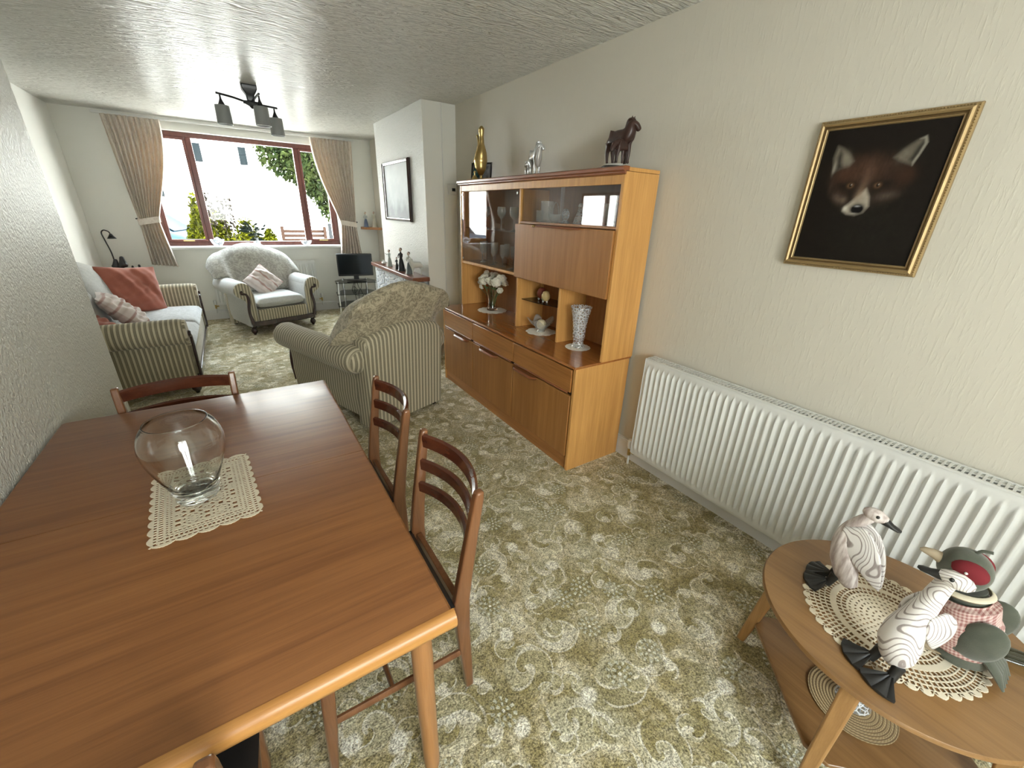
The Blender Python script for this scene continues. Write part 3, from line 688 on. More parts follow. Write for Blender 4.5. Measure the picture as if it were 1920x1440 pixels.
jug('pale yellow glazed egg ornament on small smoked corner shelf', (1.80, 2.285, .9112), (.55,.42,.20), 1.05)

# ------------------------------------------------------------ on top of the wall unit
ZT = 1.7285
def brass_bird():
    t = thing('brass_bird', 'tall slender polished brass bird ornament with raised beak on cabinet top', 'ornament', (1.84, 3.30, ZT))
    MB().lathe([(.0005,0),(.030,0),(.032,.006),(.016,.014),(.010,.03),(.014,.045),(.0005,.05)], 24).build('foot', m_brass, t)
    P = cr([(0,0,.045),(0,.005,.09),(0,.01,.15),(0,.0,.21),(0,-.006,.27),(0,-.006,.32),(0,-.004,.345),(0,-.004,.375),(0,-.004,.395)], 4)
    rr = [.014,.042,.056,.046,.022,.017,.021,.023,.005]
    MB().tube(P, [float(np.interp(i/4, range(9), rr)) for i in range(len(P))], 20).build('body', m_brass, t)
    MB().tube(cr([(0,.045,.13),(0,.06,.2),(0,.045,.27),(0,.055,.32),(0,.065,.335)], 4), [.010]*8+[.007]*5+[.009]*4, 12).build('tail', m_brass, t)
    MB().tube([(-.035,.034,.035),(-.02,.035,.08),(-.005,.03,.13)], [(.030,.016),(.032,.018),(.012,.008)], 14).build('stand', flat('dark green glaze', (.01,.05,.045), .15), t)
brass_bird()
o = thing('brass_bell', 'little polished brass bell in front of the tall brass bird', 'bell', (1.745, 3.235, ZT))
MB().lathe([(.0005,.0),(.028,0),(.027,.006),(.018,.024),(.012,.034),(.0005,.036)], 20).build('cup', m_brass, o); MB().lathe([(.005,.034),(.004,.05),(.008,.062),(.0005,.07)], 12).build('handle', m_brass, o)
def frame(name, label, loc, rz, w, h, fw, mf, art, tilt=0, depth=.022, mount=None):
    t = thing(name, label, 'picture', loc, rz); t.rotation_euler = (tilt, 0, rz)
    m = MB()
    prof = [(0,0),(0,-depth*.7),(fw*.25,-depth),(fw*.6,-depth*.75),(fw*.85,-depth*.7),(fw,-depth*.35),(fw,0)]
    a, b = w/2, h/2; secs = []
    for q, y in prof: secs.append([(-a+q,y,-b+q),(a-q,y,-b+q),(a-q,y,b-q),(-a+q,y,b-q)])
    m.loft(secs, caps=False); m.add([(-a,0,-b),(a,0,-b),(a,0,b),(-a,0,b)], [(0,1,2,3)]); m.build('frame', mf, t, ang=20)
    if mount: box(-a+fw, a-fw, -depth*.34, -.002, -b+fw, b-fw).build('mount', mount, t); k = .18*min(w, h)
    else: k = fw*.98
    if art: box(-a+k, a-k, -depth*.34-.002, -.0025, -b+k, b-k).build('print', art, t)
    return t
q = NM('grey photograph', .3); q.color(q.ramp(q.noise(sc=22, det=3), (.3,(.03,.03,.035)), (.7,(.25,.25,.26))))
frame('framed_photo', 'small black-framed photograph leaning on wall at left end of cabinet top', (1.895, 3.39, ZT+.076), R(-62), .20, .145, .012, m_black, q.m, R(-6), .012, flat('grey card mount', (.20,.20,.21), .7))

def horse(t, s, mat, head='up', name='horse', flip=1, sub=2):
    # body along +x (head at +x), height about 1 unit at the withers * s
    V = [(-.42,0,.86),(-.15,0,.82),(.18,0,.84),(.38,0,.98)]; r = [(.19,.20),(.18,.20),(.19,.22),(.17,.20)]
    E = [(0,1),(1,2),(2,3)]
    if head == 'up': hd = [(.47,0,1.13),(.52,0,1.29),(.65,0,1.25),(.76,0,1.10)]; hr = [.15,.12,.085,.06]
    elif head == 'side': hd = [(.42,.0,1.10),(.45,.02,1.27),(.53,.13,1.20),(.60,.25,1.02)]; hr = [.17,.13,.10,.065]
    else: hd = [(.52,0,.96),(.64,0,.82),(.74,0,.66),(.78,0,.50)]; hr = [.13,.10,.08,.055]
    k = len(V); V += hd; r += hr; E += [(3,k),(k,k+1),(k+1,k+2),(k+2,k+3)]
    for sx, y in ((-.45,.09),(-.45,-.09),(.30,.09),(.30,-.09)):
        i = len(V); dx = .06 if y*flip > 0 else -.05
        if sx < 0: V += [(sx-.02,y,.68),(sx-.06+dx,y,.42),(sx-.02+dx,y,.10),(sx+.02+dx,y,.02)]; r += [.12,.06,.038,.045]; root = 0
        else: V += [(sx,y,.66),(sx+dx,y,.40),(sx+dx*.8,y,.10),(sx+.03+dx*.8,y,.02)]; r += [.09,.05,.036,.045]; root = 2
        E += [(root,i),(i,i+1),(i+1,i+2),(i+2,i+3)]
    i = len(V); V += [(-.60,0,.80),(-.66,0,.50),(-.62,0,.28)]; r += [.05,.055,.02]; E += [(0,i),(i,i+1),(i+1,i+2)]
    a, b = V[k+1], V[k]
    V = [(x*s,y*s*flip,z*s) for x,y,z in V]; r = [(q[0]*s*1.25,q[1]*s*1.25) if isinstance(q, tuple) else q*s*1.3 for q in r]
    o = skin(name, V, E, r, mat, t, sub, 1)
    m = MB(); c = Vector(V[2])*.35+Vector(V[3])*.65; a, b = Vector(V[k]), Vector(V[k+1]); bk = Vector((-.10*s, 0, .03*s))
    m.tube(cr([c+bk*1.3, a+bk*1.5, b+bk*1.2+Vector((0,0,.03*s)), b+Vector((.05*s,.02*s*flip,.10*s))], 4), [(.05*s,.13*s)]*12+[(.03*s,.04*s)], 10)
    for q in (-1, 1): m.tube([b+Vector((-.01*s,q*.05*s,.08*s)), b+Vector((.01*s,q*.06*s,.19*s))], [.035*s,.008*s], 8)
    m.build('mane', mat, o)
    return o
m_bronze = flat('dark bronze resin', (.045,.022,.018), .35, .5)
t = thing('horse_sculpture', 'dark bronze mare and foal sculpture on oval plinth at right of cabinet top', 'sculpture', (1.84, 1.80, ZT), R(200))
MB().lathe([(.0005,0),(.088,0),(.088,.012),(.078,.018),(.0005,.018)], 40).xf(Matrix.Diagonal((1.2,.75,1,1))).build('plinth', m_black_paint, t)
MB().lathe([(.0005,.018),(.075,.018),(.062,.028),(.0005,.030)], 40).xf(Matrix.Diagonal((1.2,.75,1,1))).build('ground', m_white, t)
o = horse(t, .150, m_bronze, 'side', 'mare'); o.location = (-.01, .012, .027); o.rotation_euler = (0,0,R(68))
o = horse(t, .098, m_bronze, 'down', 'foal', 1, 2); o.location = (.030, .035, .027); o.rotation_euler = (0,0,R(-15))
t2 = thing('leaflet', 'white folded paper under the bronze horse plinth on cabinet top', 'paper', (1.79, 1.95, ZT))
box(-.05,.05,-.07,.07,0,.0025).build('sheet', m_white, t2)
t = thing('horse_ornament', 'silvery clear glass prancing horse pair on dark plinth, centre of cabinet top', 'ornament', (1.84, 2.56, ZT), R(250))
MB().lathe([(.0005,0),(.085,0),(.082,.010),(.074,.016),(.0005,.018)], 30).xf(Matrix.Diagonal((1.3,.7,1,1))).build('plinth', flat('pewter plinth', (.13,.13,.13), .3, .3, metal=.6), t)
m_sil = flat('silvery glass', (.66,.67,.68), .16, .15, metal=.55)
o = horse(t, .135, m_sil, 'side', 'larger_horse'); o.location = (.0,.01,.017)
o = horse(t, .080, m_sil, 'down', 'smaller_horse'); o.location = (-.085,-.015,.017)
def fin(u, v): return ((.095+.03*v)+.010*math.sin(3*u), .022*(u-.5)*2*math.sin(PI*(.1+.85*v)), .05+.12*v)
MB().grid(fin, 6, 10).build('tail_plume', m_sil, t, solid=.004)

# ------------------------------------------------------------ radiators
def radiator(name, label, loc, rz, L, h, n, grille=True):
    t = thing(name, label, 'radiator', loc, rz)     # local: x along, -y towards the room, back at y=0
    pitch = L/(n+.6); m = MB(); nx = n*8; z0, z1 = .0, h
    def f(u, v):
        x = -L/2+u*L; z = z0+v*(z1-z0); ph = ((x+L/2-.3*pitch)/pitch) % 1; inr = 0 < (x+L/2-.3*pitch) < n*pitch
        rid = max(0, 1-abs(ph-.5)/.30) if inr else 0; e = min(1, max(0, (min(z-z0, z1-z)-.028)/.035)); rid = max(0, rid-(1-e)*1.0)
        ee = min(1, min(z-z0, z1-z)/.006); return (x, -.100-.012*min(1, rid*1.15)+(1-ee)*.006, z)
    vsn = [0, .008, .04, .055, .07, .09, .12, .5, .88, .91, .93, .945, .96, .992, 1]
    vs = [f(i/nx, v) for v in vsn for i in range(nx+1)]; W_ = nx+1
    m.add(vs, [(j*W_+i, j*W_+i+1, (j+1)*W_+i+1, (j+1)*W_+i) for j in range(len(vsn)-1) for i in range(nx)])
    m.build('front_panel', m_white, t, ang=60)
    box(-L/2, L/2, -.045, -.030, .0, h).build('rear_panel', m_white, t, bevel=.003)
    box(-L/2-.002, -L/2+.0, -.104, -.024, .01, h+.004).build('side_cheek', m_white, t); box(L/2, L/2+.002, -.104, -.024, .01, h+.004).build('side_cheek', m_white, t)
    m = MB().box(-L/2, L/2, -.104, -.094, h-.002, h+.006).box(-L/2, L/2, -.034, -.024, h-.002, h+.006).box(-L/2, L/2, -.068, -.062, h-.001, h+.004)
    k = 0; x = -L/2+.012
    while x < L/2-.01: m.box(x, x+.0075, -.094, -.034, h-.002, h+.0045); x += .0165
    m.build('top_grille', m_white, t)
    box(-L/2+.002, L/2-.002, -.092, -.046, h-.03, h-.028).build('convector', flat('shaded convector steel', (.05,.05,.05), .7), t)  # dark sheet, shade below the grille slots put into its colour
    for s in (-1, 1): box(s*(L/2-.15)-.015, s*(L/2-.15)+.015, -.030, -.001, .1, h-.1).build('bracket', m_white, t)
    for s in (-1, 1):
        v = MB().lathe([(.0005,.012),(.016,.012),(.019,.022),(.019,.06),(.016,.072),(.0005,.074)], 16, c=(s*(L/2+.034), -.070, .0)).build('valve_cap', m_white, t)
        MB().tube([(s*(L/2+.034),-.07,-.105),(s*(L/2+.034),-.07,-.04)], .0075, 10).build('pipe', m_white, t)
        MB().tube([(s*(L/2+.034),-.07,-.04),(s*(L/2+.034),-.07,.013)], .011, 8).tube([(s*(L/2+.034),-.07,-.01),(s*(L/2-.004),-.07,-.01)], .010, 8).build('valve_body', m_brass, t)
    return t
radiator('radiator', 'long white panel radiator with ribbed front and top grille on right wall', (XR, .515, .112), R(-90), 1.81, .635, 53)
radiator('radiator', 'white radiator under front window, half hidden behind the cream armchair', (.35, YW, .20), 0, 1.28, .55, 36)

# ------------------------------------------------------------ fox painting
def fox():
    NU, NV = 168, 200
    u, v = np.meshgrid((np.arange(NU)+.5)/NU, (np.arange(NV)+.5)/NV); asp = .43/.515
    X = u; Y = v
    def g(cx, cy, sx, sy, a=0.):
        dx = (X-cx); dy = (Y-cy)/1.0; c, s = math.cos(R(a)), math.sin(R(a)); p = dx*c+dy*s; q = -dx*s+dy*c
        return np.exp(-(p/sx)**2-(q/sy)**2)
    def poly(P, soft):
        d = np.full(X.shape, 1e9); n = len(P); ins = np.zeros(X.shape, bool)
        for i in range(n):
            (x1, y1), (x2, y2) = P[i], P[(i+1) % n]; t = np.clip(((X-x1)*(x2-x1)+(Y-y1)*(y2-y1))/((x2-x1)**2+(y2-y1)**2), 0, 1)
            d = np.minimum(d, np.hypot(X-x1-t*(x2-x1), Y-y1-t*(y2-y1)))
            with np.errstate(divide='ignore', invalid='ignore'):
                c = ((y1 > Y) != (y2 > Y)) & (X < (x2-x1)*(Y-y1)/(y2-y1+1e-12)+x1)
            ins ^= c
        sd = np.where(ins, d, -d); return np.clip(.5+sd/soft, 0, 1)
    def noise(fx, fy, seed):
        r = np.random.default_rng(seed); gr = r.random((fy+2, fx+2)); xx = X*fx; yy = Y*fy; i = xx.astype(int); j = yy.astype(int); a = xx-i; b = yy-j
        a = a*a*(3-2*a); b = b*b*(3-2*b)
        return (gr[j,i]*(1-a)+gr[j,i+1]*a)*(1-b)+(gr[j+1,i]*(1-a)+gr[j+1,i+1]*a)*b
    n1 = noise(60, 70, 1)*.5+noise(25, 30, 2)*.5; fur = noise(90, 30, 3)
    C = np.zeros(X.shape+(3,)); C[:] = (.010, .007, .005)
    def lay(a, col):
        nonlocal C
        a = np.clip(a, 0, 1)[..., None]; C = C*(1-a)+np.array(col)*a
    lay(.35*n1*g(.6, .25, .35, .25), (.02,.022,.016))
    head = poly([(.20,.72),(.30,.78),(.44,.80),(.60,.79),(.74,.73),(.80,.62),(.74,.50),(.60,.45),(.50,.40),(.40,.40),(.30,.44),(.20,.52),(.15,.62)], .10)
    lay(head*(.7+.35*fur), (.030,.017,.012))
    lay(g(.42, .70, .19, .09)*(.5+.5*fur), (.075,.036,.022)); lay(g(.26, .66, .08, .07)*.6, (.07,.03,.017)); lay(g(.46,.62,.04,.11)*.7, (.13,.075,.05))
    lay(g(.76, .65, .07, .06)*.45, (.07,.03,.016))
    lay(g(.30,.58,.10,.035,-8)*.85, (.012,.008,.006)); lay(g(.60,.585,.10,.035,6)*.8, (.012,.008,.006)); lay(g(.55,.50,.05,.07)*.7, (.012,.008,.006))
    lay(g(.37,.50,.03,.06,25)*.8, (.012,.008,.006))
    lay(g(.27, .49, .055, .030, -20)*.85*(.7+.4*fur), (.11,.075,.055)); lay(g(.32,.475,.025,.025)*.6, (.17,.125,.09)); lay(g(.66, .505, .085, .028, 8)*.75*(.7+.4*fur), (.10,.075,.058))
    lay(g(.17,.58,.018,.05)*.4, (.07,.045,.03))
    # ears
    e1 = poly([(.155,.69),(.120,.80),(.130,.885),(.185,.865),(.255,.815),(.305,.765),(.28,.735),(.21,.72)], .035); lay(e1, (.16,.14,.11))
    lay(poly([(.180,.70),(.155,.80),(.165,.85),(.19,.82),(.20,.76),(.22,.725)], .04)*.95, (.012,.010,.008)); lay(g(.24,.79,.03,.05,30)*.6, (.25,.22,.17)); lay(g(.150,.72,.012,.04)*.8, (.33,.30,.25))
    e2 = poly([(.62,.775),(.68,.83),(.76,.885),(.808,.90),(.825,.86),(.80,.78),(.775,.715),(.70,.74)], .03); lay(e2, (.12,.105,.082))
    lay(poly([(.74,.755),(.77,.83),(.800,.875),(.808,.85),(.79,.78),(.768,.735)], .03)*.9, (.018,.016,.012)); lay(g(.70,.79,.05,.04,40)*.5*(.5+.6*fur), (.20,.18,.14))
    ring = poly([(.765,.885),(.808,.905),(.832,.86),(.805,.78),(.778,.71),(.768,.735),(.793,.79),(.81,.855),(.80,.885)], .014); lay(ring*.85, (.30,.28,.235))
    # muzzle
    mz = poly([(.350,.425),(.345,.395),(.385,.372),(.46,.364),(.52,.385),(.55,.43),(.53,.50),(.485,.56),(.455,.53),(.40,.47)], .03); lay(mz*.95, (.44,.39,.32))
    lay(g(.44,.52,.03,.06,-15)*.6, (.26,.18,.12)); lay(g(.36,.41,.02,.018)*.9, (.62,.58,.50)); lay(g(.475,.47,.05,.05)*.35, (.20,.16,.12))
    lay(np.clip(g(.463,.408,.052,.034)*2.2, 0, 1), (.004,.003,.003)); lay(g(.458,.43,.022,.006)*.8, (.45,.45,.45)); lay(g(.44,.374,.035,.006)*.7, (.40,.37,.32))
    for ex, ey in ((.343,.587),(.569,.584)):
        lay(np.clip(g(ex,ey,.036,.024)*2, 0, 1), (.008,.006,.004)); lay(np.clip(g(ex,ey-.001,.024,.017)*2, 0, 1), (.13,.07,.035)); lay(np.clip(g(ex,ey,.010,.012)*2, 0, 1), (.004,.003,.002)); lay(np.clip(g(ex+.007,ey+.005,.0045,.0045)*1.5, 0, 1), (.4,.36,.3))
    C *= .88*(.88+.24*n1[..., None])
    me = bpy.data.meshes.new('painted_canvas'); a, b = .182, .224
    vs = [(-a+2*a*i/NU, -.0155, -b+2*b*j/NV) for j in range(NV+1) for i in range(NU+1)]; Wd = NU+1
    me.from_pydata(vs, [], [(j*Wd+i, j*Wd+i+1, (j+1)*Wd+i+1, (j+1)*Wd+i) for j in range(NV) for i in range(NU)])
    at_ = me.color_attributes.new('paint', 'FLOAT_COLOR', 'POINT')
    Cp = np.zeros((NV+1, NU+1, 3)); Cp[:NV, :NU] = C; Cp[NV, :NU] = C[-1]; Cp[:, NU] = Cp[:, NU-1]
    at_.data.foreach_set('color', np.concatenate([Cp, np.ones((NV+1, NU+1, 1))], 2).astype(np.float32).ravel())
    q = NM('fox painting in pastel', .6, spec=.2); at2 = q.n.new('ShaderNodeVertexColor'); at2.layer_name = 'paint'; q.color(at2.outputs[0]); me.materials.append(q.m)
    return me
t = thing('fox_painting', 'gilt-framed dark painting of a fox face hanging on the right wall', 'painting', (XR-.001, .661, 1.592), R(-90)); t.rotation_euler = (R(0), 0, R(-90))
o = bpy.data.objects.new('canvas', fox()); COL.objects.link(o); o.parent = t
m_gilt = flat('gilt frame', (.38,.27,.13), .45, .2, metal=.55); m_gilt_d = flat('dark gilt hollow', (.16,.10,.04), .4, .2, metal=.6)
def fr(prof, a, b, name, mt):
    secs = []
    for q, y in prof: secs.append([(-a+q,y,-b+q),(a-q,y,-b+q),(a-q,y,b-q),(-a+q,y,b-q)])
    MB().loft(secs, caps=False).build(name, mt, t, ang=15)
fr([(0,0),(0,-.012),(.004,-.018),(.008,-.016)], .215, .258, 'outer_moulding', m_gilt); fr([(.008,-.016),(.010,-.028),(.016,-.033),(.021,-.028)], .215, .258, 'frame_ridge', m_gilt)
fr([(.021,-.028),(.022,-.022),(.027,-.021)], .215, .258, 'frame_hollow', m_gilt_d); fr([(.027,-.021),(.0285,-.024),(.031,-.022),(.0335,-.016),(.0335,-.012)], .215, .258, 'inner_moulding', m_gilt)
m = MB()
for s in (-1, 1):
    for i in range(64): m.ball((s*.2085, -.018, -.245+.49*i/63), (.003,.0032,.0030), 6, 4)
    for i in range(54): m.ball((-.20+.40*i/53, -.018, s*.2515), (.003,.0032,.003), 6, 4)
m.build('beading', m_gilt, t)
box(-.2, .2, -.012, -.003, -.24, .24).build('backing_board', m_black_paint, t)

# ------------------------------------------------------------ round side table, its cloth ornaments
TC = (1.386, .064)
t = thing('side_table', 'round teak side table with splayed legs and square lower shelf by radiator', 'side table', (*TC, 0))
MB().lathe([(.0005,.424),(.300,.424),(.316,.430),(.3245,.438),(.3245,.444),(.321,.4495),(.0005,.4495)], 96).build('tabletop', m_oval, t)
for k in range(4):
    a = PI/2*k+R(2); ca, sa = math.cos(a), math.sin(a)
    secs = []
    for z, r, w, d in ((0,.325,.026,.028),(.15,.303,.036,.036),(.3,.281,.040,.044),(.42,.262,.042,.05)):
        secs.append([((r+dx)*ca-dy*sa, (r+dx)*sa+dy*ca, z) for dx, dy in ((-d/2,-w/2),(d/2,-w/2),(d/2,w/2),(-d/2,w/2))])
    MB().loft(secs).build('leg', m_oval_leg, t, bevel=.006, seg=3)
r = .292; P = []
for k in range(4):
    a = PI/2*k+R(2); b = .03/r; P += [(r*math.cos(a-b), r*math.sin(a-b)), (r*math.cos(a+b), r*math.sin(a+b))]
MB().prism(P, .125, .139, 'z').build('lower_shelf', m_oval, t, bevel=.003)
# rattan mat and glass on the lower shelf
q = NM('coiled straw', .7); s = q.sep(q.tc()); rr = q.M('SQRT', q.M('ADD', q.M('MULTIPLY', s[0], s[0]), q.M('MULTIPLY', s[1], s[1])))
co = q.M('SINE', q.M('MULTIPLY', rr, 2*PI/.0085)); f = q.M('SINE', q.M('ADD', q.M('MULTIPLY', q.M('ARCTAN2', s[1], s[0]), 60.), q.M('MULTIPLY', rr, 900.)))
q.color(q.mix(q.ss(co, -.9, .2), (.16,.10,.045), q.mix(q.ss(f, -.5, .5), (.42,.30,.15), (.56,.43,.24)))); q.bump(co, .6, .003)
prof = [(.0005,0)]+[(.108,0),(.112,.003)]+[(.110-.00425*i, .0055+.0022*abs(math.sin(PI*i/2))) for i in range(1, 26)]+[(.0005,.006)]
MBo = MB().lathe([(.0005,0),(.108,0)]+[(.112-.002125*i, .005+.0022*abs(math.sin(PI*i/4))) for i in range(0, 52)]+[(.0005,.006)], 64).build('straw_mat', q.m)
tag(MBo, 'round coiled straw mat on the lower shelf of the round side table', 'mat'); at(MBo, (1.335, .055, .1394))
o = lath('glass_dish', [(0,0),(.040,0),(.045,.008),(.038,.02),(.030,.05),(.036,.08),(.055,.11),(.052,.11),(.030,.08),(.024,.05),(.030,.03),(0,.02)], m_crystal); tag(o, 'cut glass dish standing on the straw mat under the side table top', 'dish'); at(o, (1.335, .055, .1474))

def duck_feather():
    q = NM('whitewashed carved wood', .55); v = q.noise(q.map(scale=(7,7,4.5)), 1.2, 1, .4, .2)
    rg = q.M('SINE', q.M('MULTIPLY', v, 190.)); n = q.noise(q.map(scale=(160,160,20)), 1, 2)
    q.color(q.mix(q.ss(rg, .55, .9), (.72,.69,.67), q.mix(n, (.20,.16,.15), (.42,.37,.36)))); q.bump(rg, .12, .001); return q.m
m_duck = duck_feather(); 
q = NM('washed grey-pink wood', .55); q.color(q.ramp(q.noise(q.map(scale=(90,90,12)), 1, 3), (.35,(.36,.29,.27)), (.6,(.66,.60,.58)), (.8,(.78,.75,.73)))); m_duck2 = q.m
def duck(label, loc, rz, spine, radii, head, beak_dir, wing, feet, bodym):
    t = thing('wooden_duck', label, 'duck figure', loc, rz)
    P = cr(spine, 5); n = len(spine); rs = [(float(np.interp(i/5, range(n), [q[0] for q in radii])), float(np.interp(i/5, range(n), [q[1] for q in radii]))) for i in range(len(P))]
    MB().tube(P, rs, 24, up=(1,0,0)).build('body', bodym, t)
    hx = Vector(head); bd = Vector(beak_dir).normalized()
    MB().tube([hx-bd*.030, hx-bd*.022, hx-bd*.008, hx+bd*.010, hx+bd*.022, hx+bd*.028], [.005,.014,.0185,.018,.012,.008], 18, up=(1,0,0)).build('head', bodym, t)
    b0 = hx+bd*.020-Vector((0,0,.003)); dn = Vector((0,0,-.010))
    MB().tube([b0-bd*.006, b0+bd*.006+dn*.2, b0+bd*.020+dn*.6, b0+bd*.034+dn*.8, b0+bd*.041+dn*.8], [(.0125,.011),(.011,.011),(.0065,.0115),(.0048,.0105),(.002,.005)], 14, up=(0,0,1)).build('beak', m_black_paint, t)
    sd = bd.cross(Vector((0,0,1))).normalized()
    for s in (-1, 1): MB().ball(hx+bd*.006+sd*s*.0165+Vector((0,0,.006)), (.0045,.0045,.005), 10, 6).build('eye', m_black_paint, t)
    # wings: flattened leaf-shaped shells on both flanks
    for s in (-1, 1):
        a, b, w = Vector(wing[0]), Vector(wing[1]), wing[2]; ax = (b-a); L = ax.length; ax.normalize(); nrm = Vector((s,0,0)); lat = ax.cross(nrm)
        def f(u, v, s=s):
            hw = w*(math.sin(PI*min(1,(.04+.96*v)**.62)))**.8; k = (u-.5)*2; off = wing[3]*(math.sin(PI*(.1+.8*v)))*(1-.30*k*k)+wing[4]
            p = a+ax*(L*v)+lat*(k*hw)+nrm*(off*(1-.6*v**3)); return tuple(p)
        MB().grid(f, 12, 18).build('wing', m_duck, t, solid=-.006*s if s > 0 else .006, ang=70)
    for fx, fy, a in feet:
        m = MB(); ca, sa = math.cos(a), math.sin(a)
        def W(x, y, z): return (fx+x*ca-y*sa, fy+x*sa+y*ca, z)
        def top(u, v): 
            r = .010+.052*v; th = (u-.5)*1.5; return W(r*math.cos(th)+.0, r*math.sin(th), .004+.016*(1-v)**1.2+.004*abs(math.sin(th*6.3)))
        def bot(u, v):
            p = top(u, v); return (p[0], p[1], .0)
        m.grid(top, 18, 8).grid(bot, 18, 8)
        m.add([top(i/18,1) for i in range(19)]+[bot(i/18,1) for i in range(19)], [(i,i+1,i+20,i+19) for i in range(18)])
        m.add([top(0,i/8) for i in range(9)]+[bot(0,i/8) for i in range(9)], [(i,i+1,i+10,i+9) for i in range(8)])
        m.add([top(1,i/8) for i in range(9)]+[bot(1,i/8) for i in range(9)], [(i,i+1,i+10,i+9) for i in range(8)])
        m.tube([W(.004,0,.008), W(-.004,0,.025), W(-.010,0,.048)], [.012,.011,.013], 10)
        m.build('foot', m_black_paint, t)
    return t
ZD = .4525
duck('white carved wooden duck standing at back of doily, black beak pointing right', (1.385, .19, ZD), R(4),
     [(0,-.014,.030),(0,.006,.060),(0,.028,.110),(0,.042,.160),(0,.043,.205),(0,.030,.243),(0,.012,.272),(0,.000,.288)],
     [(.016,.018),(.027,.030),(.032,.033),(.028,.027),(.020,.020),(.016,.016),(.015,.015),(.012,.012)],
     (0,.002,.288), (.05,-1,-.10), ((0,.034,.232),(0,-.072,.066),.041,.010,.016), ((-.018,.034,R(125)),(.020,.040,R(85))), m_duck2)
duck('white carved wooden duck at front edge of doily with swirling wood grain', (1.205, .022, ZD), R(62),
     [(0,-.010,.032),(0,.002,.060),(0,.016,.108),(0,.020,.150),(0,.010,.200),(0,-.002,.245),(0,-.012,.290),(-.006,-.010,.312),(-.012,-.008,.326)],
     [(.018,.022),(.034,.036),(.040,.044),(.036,.037),(.027,.027),(.021,.021),(.018,.018),(.017,.017),(.012,.012)],
     (-.016,-.008,.326), (.85,.5,.0), ((0,-.004,.225),(0,-.074,.085),.036,.010,.026), ((-.026,.026,R(100)),(.026,.026,R(70))), m_duck)
def plush():
    t = thing('plush_pheasant', 'dark green plush bird with red cheeks, tan beak and pink gingham waistcoat', 'soft toy', (1.405, -.045, .4525), 0)
    q = NM('dark green felt', .95, sheen=.4); q.color(q.mix(q.noise(sc=40, det=3), (.050,.058,.040), (.095,.10,.075))); q.bump(q.noise(sc=400), .4, .001); mg = q.m
    q = NM('pink gingham cloth', .9); s = q.sep(q.map(rot=(R(20),R(30),R(10)))); a = q.ss(q.M('SINE', q.M('MULTIPLY', s[1], 900.)), -.3, .3); b = q.ss(q.M('SINE', q.M('MULTIPLY', s[2], 900.)), -.3, .3)
    q.color(q.mix(q.M('MULTIPLY', q.M('ADD', a, b), .5), (.58,.44,.40), (.30,.13,.12))); mp = q.m
    m_r = flat('crimson felt', (.16,.012,.018), .9, .15); m_tan = flat('tan felt', (.42,.34,.24), .8, .1); m_cr = flat('cream ribbon', (.66,.60,.46), .7, .05)
    MB().tube(cr([(0,-.01,.004),(0,-.01,.05),(0,.0,.11),(0,.015,.165),(0,.03,.200)], 4), [(.045,.045)]*2+[(.062,.060)]*3+[(.068,.064)]*4+[(.056,.054)]*4+[(.038,.038)]*4, 24, up=(1,0,0)).build('body', mg, t)
    MB().tube(cr([(-.002,-.004,.045),(-.002,.002,.10),(-.002,.014,.155),(-.002,.022,.178)], 4), [(.0655,.064)]*3+[(.071,.067)]*4+[(.062,.060)]*4+[(.048,.046)]*2, 28, up=(1,0,0), caps=False).build('waistcoat', mp, t, solid=.003)
    MB().lathe([(.046,-.008),(.054,0),(.046,.010)], 30, caps=False).xf(Matrix.Translation((0,.030,.196)) @ Matrix.Rotation(R(-14), 4, 'X')).build('collar', m_cr, t, solid=.003)
    MB().ball((0,.048,.248), (.048,.050,.056), 28, 18).build('head', mg, t)
    for s in (-1, 1):
        M = Matrix.Translation((s*.027,.040,.262)) @ Matrix.Rotation(R(18*s), 4, 'Y') @ Matrix.Diagonal((.70,1,1,1)); p = MB().ball((0,0,0), (.036,.036,.030), 20, 12).xf(M).build('red_cheek', m_r, t)
        MB().ball((s*.0525,.042,.268), .0035, 8, 6).build('eye', m_white, p)
    MB().tube([(-.01,.086,.252),(-.014,.106,.257),(-.018,.124,.257),(-.020,.132,.255)], [.017,.012,.008,.003], 14).build('beak', m_tan, t)
    MB().tube(cr([(0,.045,.300),(0,.038,.315),(0,.022,.322)], 3), .004, 8).build('cap_stalk', mg, t)
    for s in (-1, 1):
        w = MB().ball((0,0,0), (.020,.040,.062), 18, 12).xf(Matrix.Translation((s*.060,-.034,.118)) @ Matrix.Rotation(R(14), 4, 'X')); w.build('wing', mg, t)
    q = MB()
    for k in range(5): q.tube([(-.03+.012*k,-.052,.07),(-.035+.015*k,-.085,.04),(-.04+.018*k,-.105,.012)], [(.010,.018),(.008,.014),(.002,.004)], 8)
    q.build('tail', mg, t)
    for s in (-1, 1): MB().ball((s*.028,.030,.010), (.022,.034,.010), 14, 8).build('foot', m_tan, t)
plush()
t = thing('feather', 'translucent grey-green leaf ornament lying at right edge of side table', 'ornament', (1.52, -.15, .4505), R(-60))
def lf(u, v): return ((v-.5)*.20, (u-.5)*.055*math.sin(PI*(.03+.94*v))**.8, .003+.014*math.sin(PI*v)+.004*abs(math.sin(u*12)))
MB().grid(lf, 14, 20).build('blade', thin_glass('veined green glass', (.45,.52,.44), 1.6, .15, .05), t, solid=.002)

